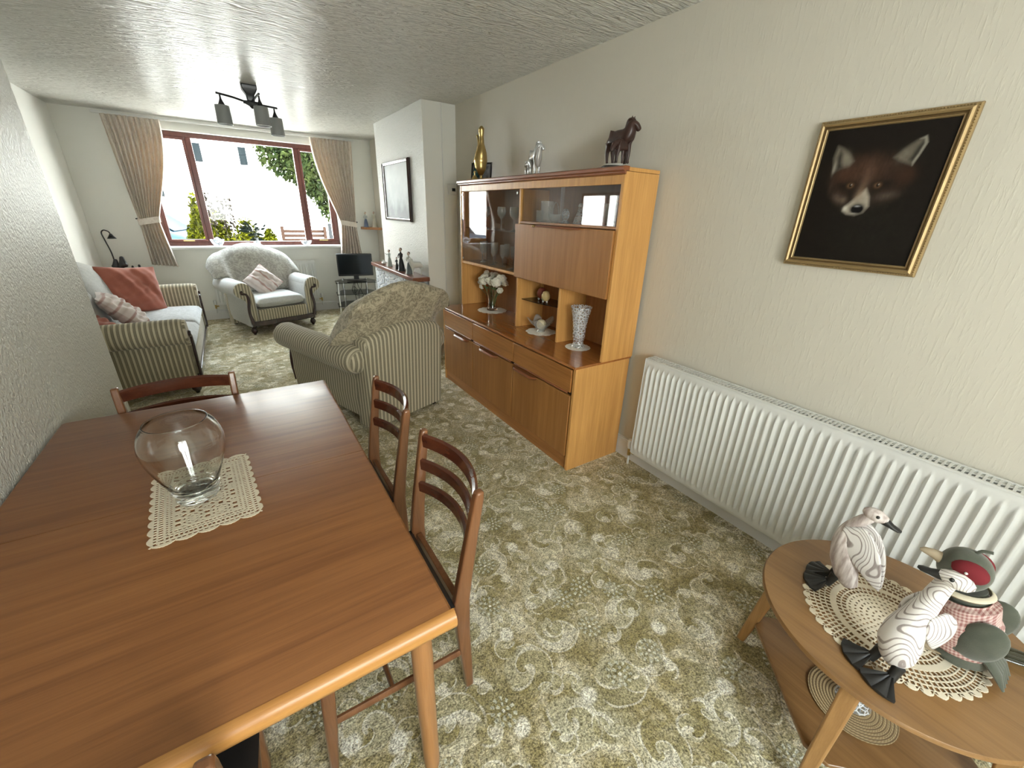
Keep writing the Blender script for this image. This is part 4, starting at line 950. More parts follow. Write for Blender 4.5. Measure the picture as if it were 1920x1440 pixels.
# ------------------------------------------------------------ three-piece suite
def settee(name, label, cat, loc, rz, hw, D, outer, roll, seat_mt, back_mt, group=None, hump=True, n=1, backh=.70, rear=None, peak=.155, ends=.455):
    t = thing(name, label, cat, loc, rz, group); yf, yb = -D/2, D/2; rr = .098; rcx = hw+.005; rcz = .545; ih = hw-.115
    for s in (-1, 1):
        Pf = [(hw-.015,.10),(hw-.005,.25),(hw-.012,.38),(hw+.0,.455)]
        Pf += [(rcx+rr*math.cos(a), rcz+rr*math.sin(a)) for a in np.linspace(R(-62), R(170), 16)]
        Pf += [(ih+.005,.50),(ih,.30),(ih,.10)]
        ys = [(yf+.015,.985),(yf+.035,1.),(yb-.12,1.)]
        MB().loft([[(s*((x-rcx)*k+rcx), y, (z-.3)*k+.3) for x, z in Pf] for y, k in ys]).build('arm', outer, t, ang=50)
        # round bolster of the roll with domed back end
        MB().tube([(s*rcx, yf+.02, rcz), (s*rcx, yf+.05, rcz), (s*rcx, yb-.14, rcz), (s*rcx, yb-.07, rcz), (s*rcx, yb-.03, rcz-.005), (s*rcx, yb-.012, rcz-.008)], [rr*.96, rr*1.02, rr*1.02, rr*.97, rr*.72, rr*.3], 28, up=(0,0,1)).build('arm_roll', roll, t)
        # front scroll face with show wood
        sc = [(rcx+rr*.93*math.cos(a), rcz+rr*.93*math.sin(a)) for a in np.linspace(R(-70), R(150), 18)]+[(ih+.015,.48),(ih+.012,.17),(hw-.02,.17),(hw-.01,.42)]
        MB().prism([(s*x, z) for x, z in sc], yf-.004, yf+.03, 'y').build('scroll_face', m_st_x, t, bevel=.006, ang=50)
        spi = [(rcx+.034*(1-.0*i)*k_*math.cos(a), rcz+.034*k_*math.sin(a)) for i, (a, k_) in enumerate(zip(np.linspace(R(-190), R(80), 9), np.linspace(.5, 1.1, 9)))]
        path = [(rcx+.015,rcz+.0),(rcx+.022,rcz-.018),(rcx+.004,rcz-.032),(rcx-.022,rcz-.020),(rcx-.026,rcz+.008),(rcx-.004,rcz+.034),(rcx+.034,rcz+.028)]
        path = [(rcx+.010,rcz-.004),(rcx+.026,rcz-.014),(rcx+.016,rcz-.034),(rcx-.012,rcz-.036),(rcx-.032,rcz-.060),(rcx-.038,rcz-.12),(rcx-.026,rcz-.20),(rcx-.022,rcz-.28),(rcx-.034,rcz-.36),(rcx-.040,rcz-.40)]
        pw = cr([(s*x, yf-.012, z) for x, z in path], 4)
        MB().tube(pw, [(.012,float(np.interp(i/4, range(10), [.013,.013,.012,.012,.014,.018,.018,.016,.020,.024]))) for i in range(len(pw))], 10, up=(0,1,0)).build('show_wood', m_darkwood, t)
        MB().lathe([(.0005,0),(.014,0),(.018,.012),(.034,.035),(.036,.055),(.026,.075),(.020,.085),(.036,.095),(.036,.105),(.0005,.105)], 22, c=(s*(hw-.045), yf+.045, 0)).build('foot', m_darkwood, t)
        MB().vloft([(s*(hw-.06), yb-.05, 0, .034, .034), (s*(hw-.06), yb-.07, .11, .05, .05)]).build('foot', m_darkwood, t, bevel=.004)
    # carved front rail
    P = [(-hw+.03,.095)]+[(x, .100+.018*math.cos(x/(hw)*PI)**2) for x in np.linspace(-hw+.06, hw-.06, 15)]+[(hw-.03,.095),(hw-.02,.165),(-hw+.02,.165)]
    MB().prism(P, yf-.012, yf+.03, 'y').build('front_rail', m_darkwood, t, bevel=.005)
    box(-ih+.001, ih-.001, yf+.005, yb-.10, .12, .30).build('seat_base', m_st_x, t, bevel=.01)
    # back
    bt = lambda x: backh-.02+.035*math.cos(PI*x/hw/1.3)
    xs = np.linspace(-hw+.012, hw-.012, 21); secs = []
    for y, dz, kx in ((yb-.16,-.015,.985),(yb-.145,.0,1.),(yb-.035,.0,1.),(yb-.008,-.022,.99),(yb,-.06,.98)):
        secs.append([(-(hw-.012)*kx, y-.03*0, .035), ((hw-.012)*kx, y, .035)]+[(x*kx, y+.035*((bt(x)+dz-.1)/.6), bt(x)+dz-(.05*(max(0,abs(x/hw)-.86)/.14)**2)) for x in xs[::-1]])
    MB().loft(secs).build('back_frame', rear or m_st_a, t, ang=50)
    wtot = 2*(ih-.004); wi = wtot/n
    for k in range(n):
        cx = -ih+.004+wi*(k+.5)
        def cush(u, v, sg=1):
            a, b = u*2-1, v*2-1; e = (max(0, 1-abs(a)**8)**.35)*(max(0, 1-abs(b)**8)**.35)
            return (cx+a*(wi/2-.004), (yf-.015+(yb-.20))/2+b*(yb-.20-yf+.015)/2, .375+sg*(.062+.018*(1-a*a)*(1-b*b))*e)
        m = MB().grid(lambda u, v: cush(u, v, 1), 26, 26).grid(lambda u, v: cush(u, v, -.95), 26, 26)
        m.build('seat_cushion', seat_mt, t, ang=80)
        if hump: wb = hw*1.27; top = lambda a: ends+peak*(max(0, math.cos(PI*a/2))**1.5)
        else: wb = wi/2; top = lambda a: .42+.12*(math.cos(PI*a/2)**.8)
        def bc(u, v, sg):
            a, b = u*2-1, v; w = wb*(.98 if not hump else 1.); ed = (max(0, 1-abs(a)**5)**.5)*(max(0, 1-abs(2*b-1)**6)**.45)
            q_ = min(1, max(0, (abs(a)-.60)/.16)); lo = .215*q_*q_*(3-2*q_) if hump else 0; z = .415+lo+b*(top(a)-lo)-(.13*abs(a)**12*b if hump else 0)
            th = (.115 if hump else .095)*ed*(1+.03*math.sin(9*a+3*b))
            ruf = .004*math.sin(40*a)*max(0, b-.6)
            yy = yb-.235+.15*b+.10*b*b*(1 if hump else .3)
            return (cx+a*w, yy+sg*th+(.0 if sg > 0 else 0), z+ruf+(.03*sg*(b-.5)*ed))
        m = MB().grid(lambda u, v: bc(u, v, 1), 40, 24).grid(lambda u, v: bc(u, v, -1), 40, 24)
        m.build('back_cushion', back_mt, t, ang=80)
    return t
settee('armchair', 'striped armchair seen from behind with floral humped back cushion, beside wall unit', 'armchair', (.745, 3.27, 0), R(200), .350, 1.04, m_st_y, m_st_r, m_seatf, m_floral, None, True, 1, .745, None, .105, .525)
settee('armchair', 'pale armchair facing the camera below front window with floral humped back', 'armchair', (.300, 6.265, 0), R(17), .410, .78, m_plainf, m_plainf, m_plainf, m_floral_g)  # plain pale arms and sides: window glare on the stripes put into the fabric
settee('sofa', 'two-seat striped sofa with pale seat cushions along the left lounge wall', 'sofa', (-.850, 4.98, 0), R(90), .925, .86, m_st_y, m_st_r, m_seatf, m_plainf, None, False, 2, .82)

def pillow(name, label, mat, w, h, th, M, seed=1, group=None):
    r = random.Random(seed); a1, a2, a3 = r.uniform(0,6), r.uniform(0,6), r.uniform(0,6)
    def f(u, v, s):
        a, b = u*2-1, v*2-1; e = (max(0, 1-abs(a)**2.6)**.6)*(max(0, 1-abs(b)**2.6)**.6)
        wr = .006*math.sin(7*a+4*b+a1)+.004*math.sin(13*b-6*a+a2)+.003*math.sin(17*a+9*b+a3)
        pin = 1-.06*(1-abs(a))*abs(b)**4*1-.0; pin2 = 1-.06*(1-abs(b))*abs(a)**4
        return (a*w/2*pin2*(1-.05*(1-a*a)*abs(b)**6), b*h/2*pin, s*(th/2*e)+wr*e*2*s)
    m = MB().grid(lambda u, v: f(u, v, 1), 34, 34).grid(lambda u, v: f(u, v, -1), 34, 34)
    o = m.build(name, mat, None, ang=85); tag(o, label, 'cushion', group); o.matrix_world = M; return o
def TRS(loc, rx, ry, rz): return Matrix.Translation(loc) @ Matrix.Rotation(R(rz), 4, 'Z') @ Matrix.Rotation(R(ry), 4, 'Y') @ Matrix.Rotation(R(rx), 4, 'X')
def AX(loc, w, h):
    w = Vector(w).normalized(); h = Vector(h); h = (h-w*h.dot(w)).normalized(); n = w.cross(h); M = Matrix((w, h, n)).transposed().to_4x4(); M.translation = loc; return M
pillow('cushion', 'large plain terracotta cushion propped at far end of the sofa back', m_terra, .50, .46, .16, AX((-.90, 5.50, .665), (.80,.58,-.10), (-.30,.10,.95)), 3)
pillow('cushion', 'pink and cream striped cushion leaning at front of the two terracotta ones', m_pink, .42, .40, .14, TRS((-.885, 4.76, .60), 0, 48, 10), 5)
pillow('cushion', 'terracotta cushion lying low behind near sofa arm, mostly hidden', m_terra, .44, .42, .14, TRS((-.99, 4.44, .53), 0, 35, 12), 8)
pillow('cushion', 'pink striped cushion standing diagonally on the pale armchair seat', m_pink, .34, .34, .12, TRS((.27, 6.245, .575), 62, 0, 16) @ Matrix.Rotation(R(38), 4, 'Z'), 9)

# ------------------------------------------------------------ curtains
def curtain(label, s, xo_top, xi_top, xo_tie, xi_tie, xo_bot, xi_bot, ztop, ztie, zbot, y0):
    t = thing('curtain', label, 'curtain', ((xo_top+xi_top)/2, y0, zbot)); cx = (xo_top+xi_top)/2
    zt = (ztop-zbot); zq = (ztie-zbot)
    def ex(v):  # v 0 bottom..1 top
        z = v*zt
        if z < zq: k = z/zq; k2 = k**.75; return xo_bot+(xo_tie-xo_bot)*k2, xi_bot+(xi_tie-xi_bot)*k2
        k = (z-zq)/(zt-zq); return xo_tie+(xo_top-xo_tie)*k**.9, xi_tie+(xi_top-xi_tie)*(math.sin(PI/2*min(1,k))**1.15 if k > 0 else 0)
    def f(u, v):
        a, b = ex(v); x = a+(b-a)*u; wd = abs(b-a); ph = 2*PI*(11 if v*zt > zq else 7)*u; amp = .028 if v*zt > zq else .034
        z = v*zt; cl = math.exp(-((z-zq)/.10)**2); y = amp*(1-.5*cl)*math.sin(ph+.6*math.sin(3*u))*(.6 if v > .96 else 1)+.008*math.sin(2*ph+1)
        sag = .05*(1-abs(z-zq)/zt)*0
        return (x-cx, y-.01*cl, z-(0.03*u if v < .02 else 0))
    MB().grid(f, 150, 60).build('drape', m_curtain, t, solid=.002, ang=85)
    a, b = xo_tie-cx, xi_tie-cx; lo, hi = min(a,b)-.012, max(a,b)+.012
    m = MB(); secs = []
    for k in range(28):
        th = 2*PI*k/28; x = (lo+hi)/2+(hi-lo)/2*math.cos(th); y = -.004+.042*math.sin(th); dz = .02*s*math.cos(th)
        secs.append([(x*1, y, zq-.034+dz), (x, y*1.05, zq-.034+dz), (x, y*1.08, zq+.034+dz), (x, y, zq+.034+dz)])
    m.loft(secs, False, True).build('tieback', m_curtain, t, ang=80)
    MB().tube([(a-.02*s,.075,zq+.02),(a-.02*s,.0,zq+.02)], .008, 8).build('tieback_hook', m_black, t)
curtain('beige sprigged curtain tied back at left side of the front window', 1, -.925, -.415, -.86, -.665, -.86, -.60, 2.352, 1.27, .76, YW-.085)
curtain('beige sprigged curtain tied back at right side of front window, above television', -1, 1.70, 1.155, 1.645, 1.425, 1.70, 1.36, 2.352, 1.27, .76, YW-.085)
t = thing('curtain_rail', 'white curtain rail running above the front window under the ceiling', 'curtain rail', (.36, YW-.055, 2.365))
box(-1.36, 1.38, -.012, .012, -.012, .012).build('rail', m_white, t, bevel=.002)
for k in range(6): box(-1.2+.48*k-.01, -1.2+.48*k+.01, .012, .0545, -.010, .010).build('bracket', m_white, t)

# ------------------------------------------------------------ window sill glassware
ZS = .9585
t = thing('glass_bowl', 'round cut glass bowl at left end of the window sill', 'bowl', (-.135, 6.895, ZS)); lath('bowl', [(0,0),(.035,0),(.040,.006),(.070,.05),(.082,.09),(.078,.09),(.064,.05),(.03,.014),(0,.012)], m_crystal, t)
MB().ball((0,0,.085), (.040,.040,.032), 14, 8).build('glass_flower', m_crystal, t)
t = thing('glass_bowl', 'shallow cut glass bowl at right end of the window sill', 'bowl', (.935, 6.895, ZS)); lath('bowl', [(0,0),(.030,0),(.034,.006),(.062,.035),(.078,.07),(.074,.07),(.056,.035),(.03,.014),(0,.012)], m_crystal, t)
t = thing('glass_vase', 'small clear vase of dark green leafy sprigs in centre of window sill', 'vase', (.315, 6.895, ZS)); lath('vase', [(0,0),(.034,0),(.044,.025),(.038,.055),(.020,.085),(.026,.11),(.023,.11),(.017,.085),(.034,.055),(.038,.025),(0,.01)], m_crystal, t)
mg = flat('dark green leaves', (.018,.035,.022), .6, .4); m = MB(); r_ = random.Random(4)
for k in range(13):
    a = r_.uniform(0, 2*PI); sp = r_.uniform(.4, 1.); dx, dy = math.cos(a)*.13*sp, math.sin(a)*.05*sp; hz = .30-.10*sp*sp+r_.uniform(-.03,.03)
    P = cr([(0,0,.05),(dx*.3,dy*.3,.16),(dx,dy,hz)], 4); m.tube(P, .003, 6)
    for j in range(4):
        b = P[-1-j*2]; da = r_.uniform(-.8,.8)
        def f(u, v, b=b, a=a, da=da): 
            l = .075*v; w = (u-.5)*.034*math.sin(PI*(.05+.9*v)); c, s_ = math.cos(a+da), math.sin(a+da)*.4; return (b[0]+l*c-w*s_*.4, b[1]+l*s_, b[2]+w+.02*v*(1 if j < 2 else -1))
        m.grid(f, 2, 5)
m.build('leaf_sprigs', mg, t, solid=.0015)

# ------------------------------------------------------------ ceiling light
def ceiling_light():
    t = thing('ceiling_light', 'black ceiling light with three grey glass shades over the lounge', 'ceiling light', (.37, 4.62, 2.4))
    m_sh = flat('smoky grey shade glass', (.34,.36,.355), .35, .0, trans=.2)
    MB().vloft([(0,0,-.0005,.115,.115),(0,0,-.030,.110,.110),(0,0,-.070,.060,.070),(0,0,-.115,.055,.06)]).build('canopy', m_black, t, bevel=.006)
    MB().vloft([(0,0,-.115,.115,.075),(0,0,-.135,.12,.08),(0,0,-.150,.04,.03),(0,0,-.165,.012,.012)]).build('hub', m_black, t, bevel=.004)
    A = [(-.215,.03),(.175,.10),(.045,-.20)]
    MB().tube(cr([(-.24,.03,-.080),(-.12,.01,-.100),(0,.0,-.128),(.10,.05,-.122),(.20,.11,-.118)], 4), (.008), 8).build('arm', m_black, t)
    MB().tube(cr([(0,0,-.125),(.02,-.09,-.105),(.045,-.24,-.092)], 4), (.008), 8).build('arm', m_black, t)
    for (x, y), z in zip(A, (-.085,-.118,-.095)):
        s = thing_part('shade_holder', MB().lathe([(.006,0),(.007,-.03),(.012,-.045),(.028,-.082),(.0005,-.084)], 16), m_black, t, (x, y, z))
        MB().lathe([(.052,-.080),(.056,-.215),(.053,-.215),(.049,-.083),(.0005,-.083)], 28, caps=False).build('shade', m_sh, s)
        MB().ball((0,0,-.14), (.020,.020,.035), 12, 8).build('bulb', m_white, s)
def thing_part(name, mb, mat, par, loc):
    o = mb.build(name, mat, par); o.location = loc; return o
ceiling_light()

# ------------------------------------------------------------ television corner
t = thing('tv_stand', 'three-tier smoked glass television stand with chrome legs in the corner', 'tv stand', (1.475, 6.50, 0), R(-8))
for z in (.14, .31, .475):
    MB().prism([(-.29,-.20),(.29,-.20),(.29,.04),(.18,.20),(-.18,.20),(-.29,.04)], z, z+.008, 'z').build('glass_shelf', m_smoke, t)
for x, y in ((-.265,-.17),(.265,-.17),(-.17,.165),(.17,.165)):
    MB().lathe([(.0005,0),(.022,0),(.022,.01),(.018,.014),(.018,.495),(.0005,.497)], 16, c=(x,y,0)).build('leg', m_chrome, t)
t = thing('television', 'small black flat-screen television on the glass stand', 'television', (1.485, 6.47, .4975), R(-8))
MB().lathe([(.0005,0),(.115,0),(.110,.008),(.0005,.012)], 36).xf(Matrix.Diagonal((1.25,.8,1,1))).build('base', m_black, t)
box(-.035,.035,-.01,.02,.008,.075).build('neck', m_black, t, bevel=.004)
box(-.245,.245,-.02,.035,.060,.375).build('housing', m_black, t, bevel=.008); box(-.228,.228,-.0215,-.0195,.085,.360).build('screen', m_screen, t)
m = MB()
for k in range(4): m.tube(cr([(.02*k,.06,.07),(.10-.05*k,.10,-.07-.05*k),(.05+.05*k,.05,-.20-.03*k),(-.02+.07*k,.08,-.12-.06*k),(.0+.04*k,.09,-.34)], 6), .004, 6)
o = m.build('cable', m_black); tag(o, 'tangle of black cables hanging behind the television stand', 'cable'); at(o, (1.50, 6.60, .49), 0)

# ------------------------------------------------------------ fireplace
t = thing('fireplace', 'grey rustic stone fireplace with red-brown wooden mantel on chimney breast', 'fireplace', (1.57, 4.77, 0))
m = MB().box(-.065, .079, -.70, -.35, .0, .818).box(-.065, .079, .35, .72, .0, .818).box(-.065, .079, -.35, .35, .58, .818); m.build('stone_surround', m_stone, t, bevel=.012)
box(.0, .079, -.349, .349, .0, .579).build('firebox', m_black_paint, t)
box(-.105, .0795, -.745, .745, .820, .862).build('mantel_shelf', wood('reddish mantel wood', (.14,.045,.028), (.27,.11,.07), 'y', .3, .4), t, bevel=.006)
box(-.36, -.066, -.60, .62, 0, .05).build('hearth', m_stone, t, bevel=.01)
def lady(name, label, loc, rz, h, cb, ct, arms=0, cat='figurine'):
    t = thing(name, label, cat, loc, rz); s = h/.2; mb_ = flat(label[:20]+' dress', cb, .35, .15); mt = flat(label[:20]+' top', ct, .35, .1)
    MB().lathe([(.0005,0),(.034*s,0),(.034*s,.006*s),(.030*s,.012*s),(.026*s,.05*s),(.018*s,.09*s),(.012*s,.108*s),(.0005,.110*s)], 20).build('skirt', mb_, t)
    MB().tube([(0,0,.102*s),(0,0,.125*s),(0,0,.148*s),(0,0,.158*s),(0,0,.166*s)], [(.010*s,.013*s),(.012*s,.017*s),(.010*s,.019*s),(.006*s,.008*s),(.005*s,.005*s)], 14).build('bodice', mt, t)
    hd = MB().ball((0,-.002*s,.180*s), (.012*s,.013*s,.016*s), 14, 10).build('head', flat('figurine face', (.50,.38,.30), .4), t)
    MB().ball((0,.004*s,.186*s), (.013*s,.013*s,.013*s), 12, 8).build('hair', flat('figurine hair '+label[:8], (.06,.04,.03) if arms != 2 else ct, .5), hd)
    for q in (-1, 1):
        if arms == 1: P = [(q*.017*s,0,.148*s),(q*.030*s,-.014*s,.140*s),(q*.044*s,-.022*s,.158*s)]
        else: P = [(q*.018*s,0,.148*s),(q*.024*s,-.008*s,.125*s),(q*.008*s,-.020*s,.115*s)]
        MB().tube(P, [.0055*s,.0045*s,.0035*s], 8).build('arm', mt, t)
    return t
MZ = .8625
lady('figurine', 'pale grey lady figurine with raised arms at far end of mantel', (1.545, 4.99, MZ), R(-60), .19, (.30,.33,.30), (.36,.40,.38), 1)
lady('figurine', 'tall black robed figurine in the middle of the mantel', (1.545, 4.58, MZ), R(-60), .245, (.012,.012,.013), (.015,.014,.014), 0)
lady('figurine', 'short black seated figurine beside the tall black one on mantel', (1.535, 4.70, MZ), R(-60), .135, (.014,.013,.013), (.03,.03,.03), 0)
lady('figurine', 'grey-green robed figurine on mantel right of the black pair', (1.545, 4.33, MZ), R(-60), .225, (.16,.19,.20), (.42,.42,.36), 0)
t = thing('horse_ornament', 'small white long-legged horse ornament at near end of mantel', 'ornament', (1.56, 4.17, MZ), R(190)); horse(t, .125, flat('ivory porcelain', (.62,.62,.58), .3), 'up', 'horse', 1, 1)
t = thing('shell_ornament', 'tiny white shell ornament at far end of mantel', 'ornament', (1.54, 5.20, MZ)); MB().ball((0,0,.018), (.03,.04,.018), 12, 8).build('shell', m_white, t)
MB().ball((0,.01,.040), (.014,.016,.010), 10, 6).build('crest', m_white, t)
q = NM('misty landscape print', .5, spec=.1); s = q.sep(q.tc()); n = q.noise(sc=6, det=5)
q.color(q.ramp(q.M('ADD', q.M('MULTIPLY', s[2], 1.1), q.M('MULTIPLY', n, .5)), (.0,(.27,.29,.31)), (.2,(.43,.47,.49)), (.4,(.54,.57,.58)), (.6,(.48,.51,.53))))
frame('framed_picture', 'dark-framed pale misty landscape picture on the chimney breast', (1.649, 4.825, 1.672), R(-90), .83, .60, .035, m_darkwood, q.m, 0, .035)
# corner shelf and figures
t = thing('corner_shelf', 'small dark wooden wall shelf in alcove beyond the chimney breast', 'shelf', (1.86, 6.78, 1.19))
MB().prism([(-.13,.118),(.118,.118),(.118,-.16),(.06,-.16),(-.10,.03)], 0, .035, 'z').build('board', m_teak_in, t, bevel=.003)
lady('figurine', 'lady figurine in blue skirt on the small alcove shelf', (1.80, 6.83, 1.2255), R(-30), .215, (.09,.12,.19), (.36,.38,.38), 0)
lady('figurine', 'tall cream robed figurine on alcove shelf beside the blue lady', (1.90, 6.74, 1.2255), R(-30), .225, (.52,.50,.42), (.52,.50,.42), 0)
t = thing('thermostat', 'white room thermostat on side face of the chimney breast', 'thermostat', (1.925, 4.0435, 1.69))
box(-.045,.045,-.024,0,-.05,.05).build('case', m_white, t, bevel=.006); box(-.008,.028,-.0255,-.0235,-.018,.010).build('display', m_screen, t, bevel=.001)

# ------------------------------------------------------------ lamp table behind the sofa
t = thing('lamp_table', 'small dark wooden table behind far end of the sofa', 'side table', (-1.075, 6.52, 0))
MB().prism([(-.24,-.20),(.22,-.20),(.22,.22),(-.24,.22)], .70, .725, 'z').build('tabletop', m_teak_trim, t, bevel=.005)
for x in (-.20,.18):
    for y in (-.16,.18): MB().vloft([(x,y,0,.028,.028),(x,y,.70,.04,.04)]).build('leg', m_teak_trim, t)
t = thing('table_lamp', 'black figurine table lamp with curved neck and small bell shade', 'lamp', (-1.09, 6.50, .7255))
MB().lathe([(.0005,0),(.075,0),(.070,.018),(.0005,.020)], 24).build('base', m_black, t)
skin('seated_figures', [(0,0,.03),(.01,0,.09),(.02,0,.14),(.02,0,.175),(-.04,.01,.035),(-.045,.0,.08),(-.04,0,.12),(-.04,0,.145),(.055,-.01,.06),(-.085,0,.05)], [(0,1),(1,2),(2,3),(0,4),(4,5),(5,6),(6,7),(1,8),(5,9)], [.035,.034,.026,.022,.034,.030,.022,.018,.02,.02], m_black, t)
MB().tube(cr([(-.055,.02,.02),(-.055,.02,.20),(-.075,.02,.34),(-.085,.02,.42),(-.06,.02,.45),(-.025,.02,.435),(-.015,.02,.415)], 5), .0065, 8).build('neck', m_black, t)
MB().lathe([(.008,0),(.014,-.01),(.024,-.03),(.042,-.055),(.040,-.055),(.010,-.012)], 20, c=(-.012,.02,.415), caps=False).build('lamp_shade', m_black, t, solid=.002)
for k, (dx, h) in enumerate(((.10,.075),(.16,.085))):
    o = lath('ornament', [(0,0),(.020,0),(.014,.02),(.018,.04),(.010,.06),(.013,h-.01),(0,h)], m_black); tag(o, ['small dark ornament beside the figurine lamp', 'small dark ornament at right edge of the lamp table'][k], 'ornament'); at(o, (-1.09+dx, 6.44, .7255))
t = thing('wall_mirror', 'dark-framed wall mirror above the sofa, seen only as cabinet glass reflection', 'mirror', (XL+.001, 4.83, 1.56), R(90))
o = frame('x', 'x', (0,0,0), 0, .86, .50, .04, m_darkwood, flat('silvered mirror glass', (.85,.85,.85), .02, metal=1.), 0, .025)
o.name = 'wall_mirror'; bpy.data.objects.remove(t); tag(o, 'dark-framed wall mirror above the sofa, seen only as cabinet glass reflection', 'mirror'); o.location = (XL+.001, 4.83, 1.56); o.rotation_euler = (0,0,R(90))

# ------------------------------------------------------------ outside the front window
def foliage(name, ells, n, size, mat, parent, seed):
    r = np.random.default_rng(seed); vs = []; fs = []
    tot = sum(e[3]*e[4]*e[5] for e in ells)
    for (cx, cy, cz, rx, ry, rz) in ells:
        k = int(n*rx*ry*rz/tot)
        for _ in range(k):
            d = r.normal(size=3); d /= np.linalg.norm(d); q = r.random()**.36; p = np.array([cx+rx*d[0]*q, cy+ry*d[1]*q, cz+rz*d[2]*q])
            a = r.normal(size=3); a /= np.linalg.norm(a); b = np.cross(a, r.normal(size=3)); b /= np.linalg.norm(b); s = size*r.uniform(.6, 1.3); i = len(vs)
            c = np.cross(a, b)
            vs += [tuple(p-a*s), tuple(p+b*s*.45+c*s*.15), tuple(p+a*s), tuple(p-b*s*.45+c*s*.15)]; fs.append((i,i+1,i+2,i+3))
    return MB().add(vs, fs).build(name, mat, parent)
def leafm(name, a, b):
    q = NM(name, .8, spec=0.); q.color(q.ramp(q.noise(sc=5., det=4), (.38, a), (.62, b))); return q.m
struct(box(-16, 22, YW+.30, 40, -.5, -.3).build('ground', flat('pale paving and road', (.50,.49,.46), .9, .1)))
t = thing('white_house', 'bright white rendered house across the road seen through front window', 'house', (-2.4, 21, -.3))
box(-9, 3.9, 0, 7, 0, 5.6).build('wall', flat('white render', (.80,.80,.78), .9), t)
MB().prism([(-9.3,5.6),(4.2,5.6),(4.2,5.8),(-2.5,8.0),(-9.3,5.8)], -.35, 7.3, 'y').build('roof', flat('grey slates', (.10,.10,.11), .8), t)
for x in (2.0, 3.45):
    w_ = box(x-.17, x+.17, -.03, .0, 3.15, 3.85).build('window', m_white, t); box(x-.13, x+.13, -.04, -.031, 3.19, 3.81).build('pane', flat('dark house pane', (.006,.008,.009), .7, spec=.0), w_)
for x in (2.15, 3.25): box(x-.42, x+.42, -.10, -.0, 4.02, 4.10).build('vent_strip', m_black, t)
box(3.80, 3.87, -.09, -.02, 1.9, 5.5).build('downpipe', flat('grey downpipe', (.2,.18,.17), .6), t)
w_ = box(.35, .75, -.03, 0, 1.9, 2.6).build('window', m_white, t); box(.39, .71, -.04, -.031, 1.94, 2.56).build('pane', flat('dark house pane', (.006,.008,.009), .7, spec=.0), w_)
t = thing('leafy_tree', 'leafy green tree outside filling the right part of front window', 'tree', (3.6, 12.4, -.3))
foliage('crown', [(-1.6,0,3.0,1.15,.7,.75),(-.6,.2,2.45,1.25,.7,.95),(-.3,0,3.9,2.3,1.0,1.2),(-1.25,.1,2.45,.75,.6,.50),(-.9,0,1.75,.6,.5,.42)], 52000, .066, leafm('tree leaves', (.007,.012,.005), (.026,.034,.011)), t, 3)
MB().tube(cr([(0,0,0),(-.1,0,.8),(-.4,0,1.5),(-.5,0,2.4)], 4), [.11]*5+[.09]*4+[.06]*4, 10).tube(cr([(-.15,0,.9),(-.75,.1,1.5),(-1.3,.1,2.1)], 4), .045, 8).build('trunk', flat('grey bark', (.03,.026,.024), .9, .3, spec=.0), t)
my = leafm('yellow-green shrub leaves', (.017,.020,.0018), (.040,.042,.003))
for k, (x, y, w_, h, lab) in enumerate(((-.36, 8.75, .14, 1.97, 'tall yellow-green climbing shrub at left pane of the window'), (-.12, 8.9, .24, 1.72, 'yellow-green garden shrub left of the window centre'), (.28, 8.9, .26, 1.62, 'yellow-green garden shrub behind the sill vase'), (.62, 8.8, .16, 1.42, 'low yellow-green shrub right of the sill vase'))):
    t = thing('garden_shrub', lab, 'shrub', (x, y+.0, -.3)); foliage('foliage', [(0,0,h*.42,w_*1.75,w_,h*.42),(0,0,h*.70,w_*.8,w_*.6,h*.29)], 8600, .038, my, t, 10+k)
    MB().tube([(0,0,0),(0,0,h*.7)], .02, 8).build('stem', flat('shrub stem', (.10,.08,.05), .9), t)
md = flat('dark seed stem', (.012,.010,.008), .9, spec=.0)
for k, (x, h) in enumerate(((-.165, 1.95), (-.02, 1.88), (.09, 1.86))):
    t = thing('seed_stalk', ['tall dark seed stalk nearest the left mullion', 'shorter dark seed stalk, middle of three', 'dark seed stalk, rightmost of the three outside'][k], 'plant', (x, 8.6, -.3)); m = MB().tube([(0,0,0),(.02,0,h*.5),(0,0,h)], .005, 6)
    for j in range(34): a = random.uniform(0,6.28); z = h*(.74+.26*random.random()); m.ball((.035*math.cos(a),.035*math.sin(a),z), (.020,.016,.020), 6, 4)
    m.build('stalk', md, t)
t = thing('blue_car', 'pale blue parked hatchback beyond the left window pane', 'car', (-2.20, 13.0, -.3), R(-12)); t.scale = (1, 1, 1.12)
m_out = flat('dark outdoor glass', (.006,.010,.014), .6, spec=.05)
mc = flat('pale blue car paint', (.014,.030,.05), .5, spec=.12); 
prof = [(-1.9,.35),(-1.95,.75),(-1.6,.95),(-1.0,1.0),(-.45,1.42),(.7,1.46),(1.35,1.05),(1.62,.98),(1.70,.60),(1.66,.32)]
MB().prism(prof, -.82, .82, 'y').build('bodywork', mc, t, bevel=.05, seg=3)
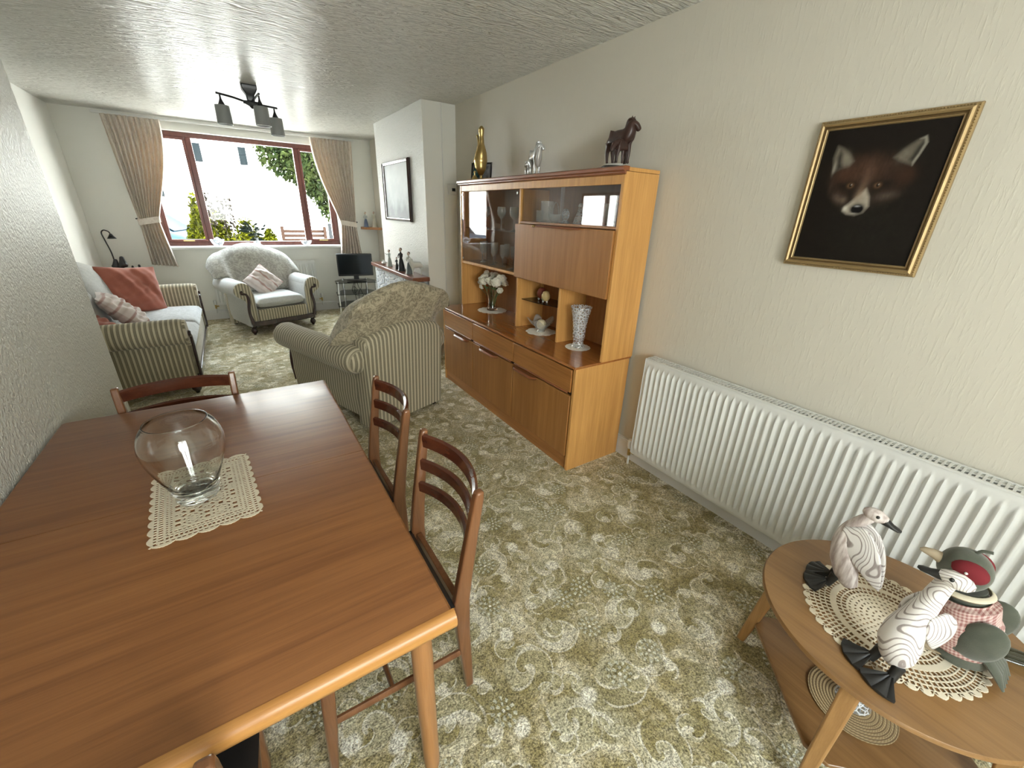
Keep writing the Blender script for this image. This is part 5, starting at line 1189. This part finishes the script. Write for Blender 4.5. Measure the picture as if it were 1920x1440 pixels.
MB().prism([(-.85,1.03),(-.42,1.37),(.12,1.39),(.12,1.03)], -.835, .835, 'y').build('side_window', m_out, t); MB().prism([(.18,1.03),(.18,1.39),(.66,1.40),(1.15,1.06)], -.835, .835, 'y').build('side_window', m_out, t)
box(1.60, 1.715, -.80, -.45, .72, .92).build('tail_light', flat('red tail light', (.06,.002,.002), .3, spec=.1), t, bevel=.01); box(1.60, 1.715, .45, .80, .72, .92).build('tail_light', flat('red tail light glass', (.06,.002,.002), .3, spec=.1), t, bevel=.01)
MB().prism([(1.20,1.16),(1.385,1.06),(1.39,1.065),(.80,1.44),(.78,1.43)], -.65, .65, 'y').build('rear_window', m_out, t)
for x in (-1.25, 1.1):
    for y in (-.80, .66): MB().lathe([(.0005,0),(.30,0),(.32,.02),(.32,.12),(.30,.14),(.0005,.14)], 24).xf(Matrix.Translation((x, y, .32)) @ Matrix.Rotation(-PI/2, 4, 'X')).build('wheel', m_black, t)
t = thing('garden_bench', 'slatted brown wooden garden bench outside behind the right mullion', 'bench', (1.40, 10.4, -.3)); mw = flat('weathered brown slats', (.016,.008,.005), .8, .2, spec=.1)
for k in range(8): box(-.42,.42,.0,.02,.62+.09*k,.68+.09*k).build('slat', mw, t)
for x in (-.42,.42): box(x-.03,x+.03,-.03,.05,0,1.38).build('post', mw, t)
box(-.42,.42,-.40,.0,.55,.58).build('seat', mw, t)
for x in (-.38,.38): box(x-.02,x+.02,-.39,-.35,0,.55).build('leg', mw, t)
t = thing('grey_gate', 'grey-blue slatted garden gate outside at right end of front window', 'gate', (2.00, 10.4, -.3)); mw = flat('grey-blue painted wood', (.010,.011,.012), .7, .1, spec=.1)
for k in range(5): box(-.10+.11*k,-.03+.11*k,0,.03,.1,1.45-.03*(k%2)).build('board', mw, t)
box(-.10,.41,.03,.06,.4,.5).build('rail', mw, t); box(-.10,.41,.03,.06,1.1,1.2).build('rail', mw, t)
for o in S.objects:
    if o.type == 'MESH' and o.parent is None and 'kind' not in o and 'label' not in o: print('UNLABELLED', o.name)
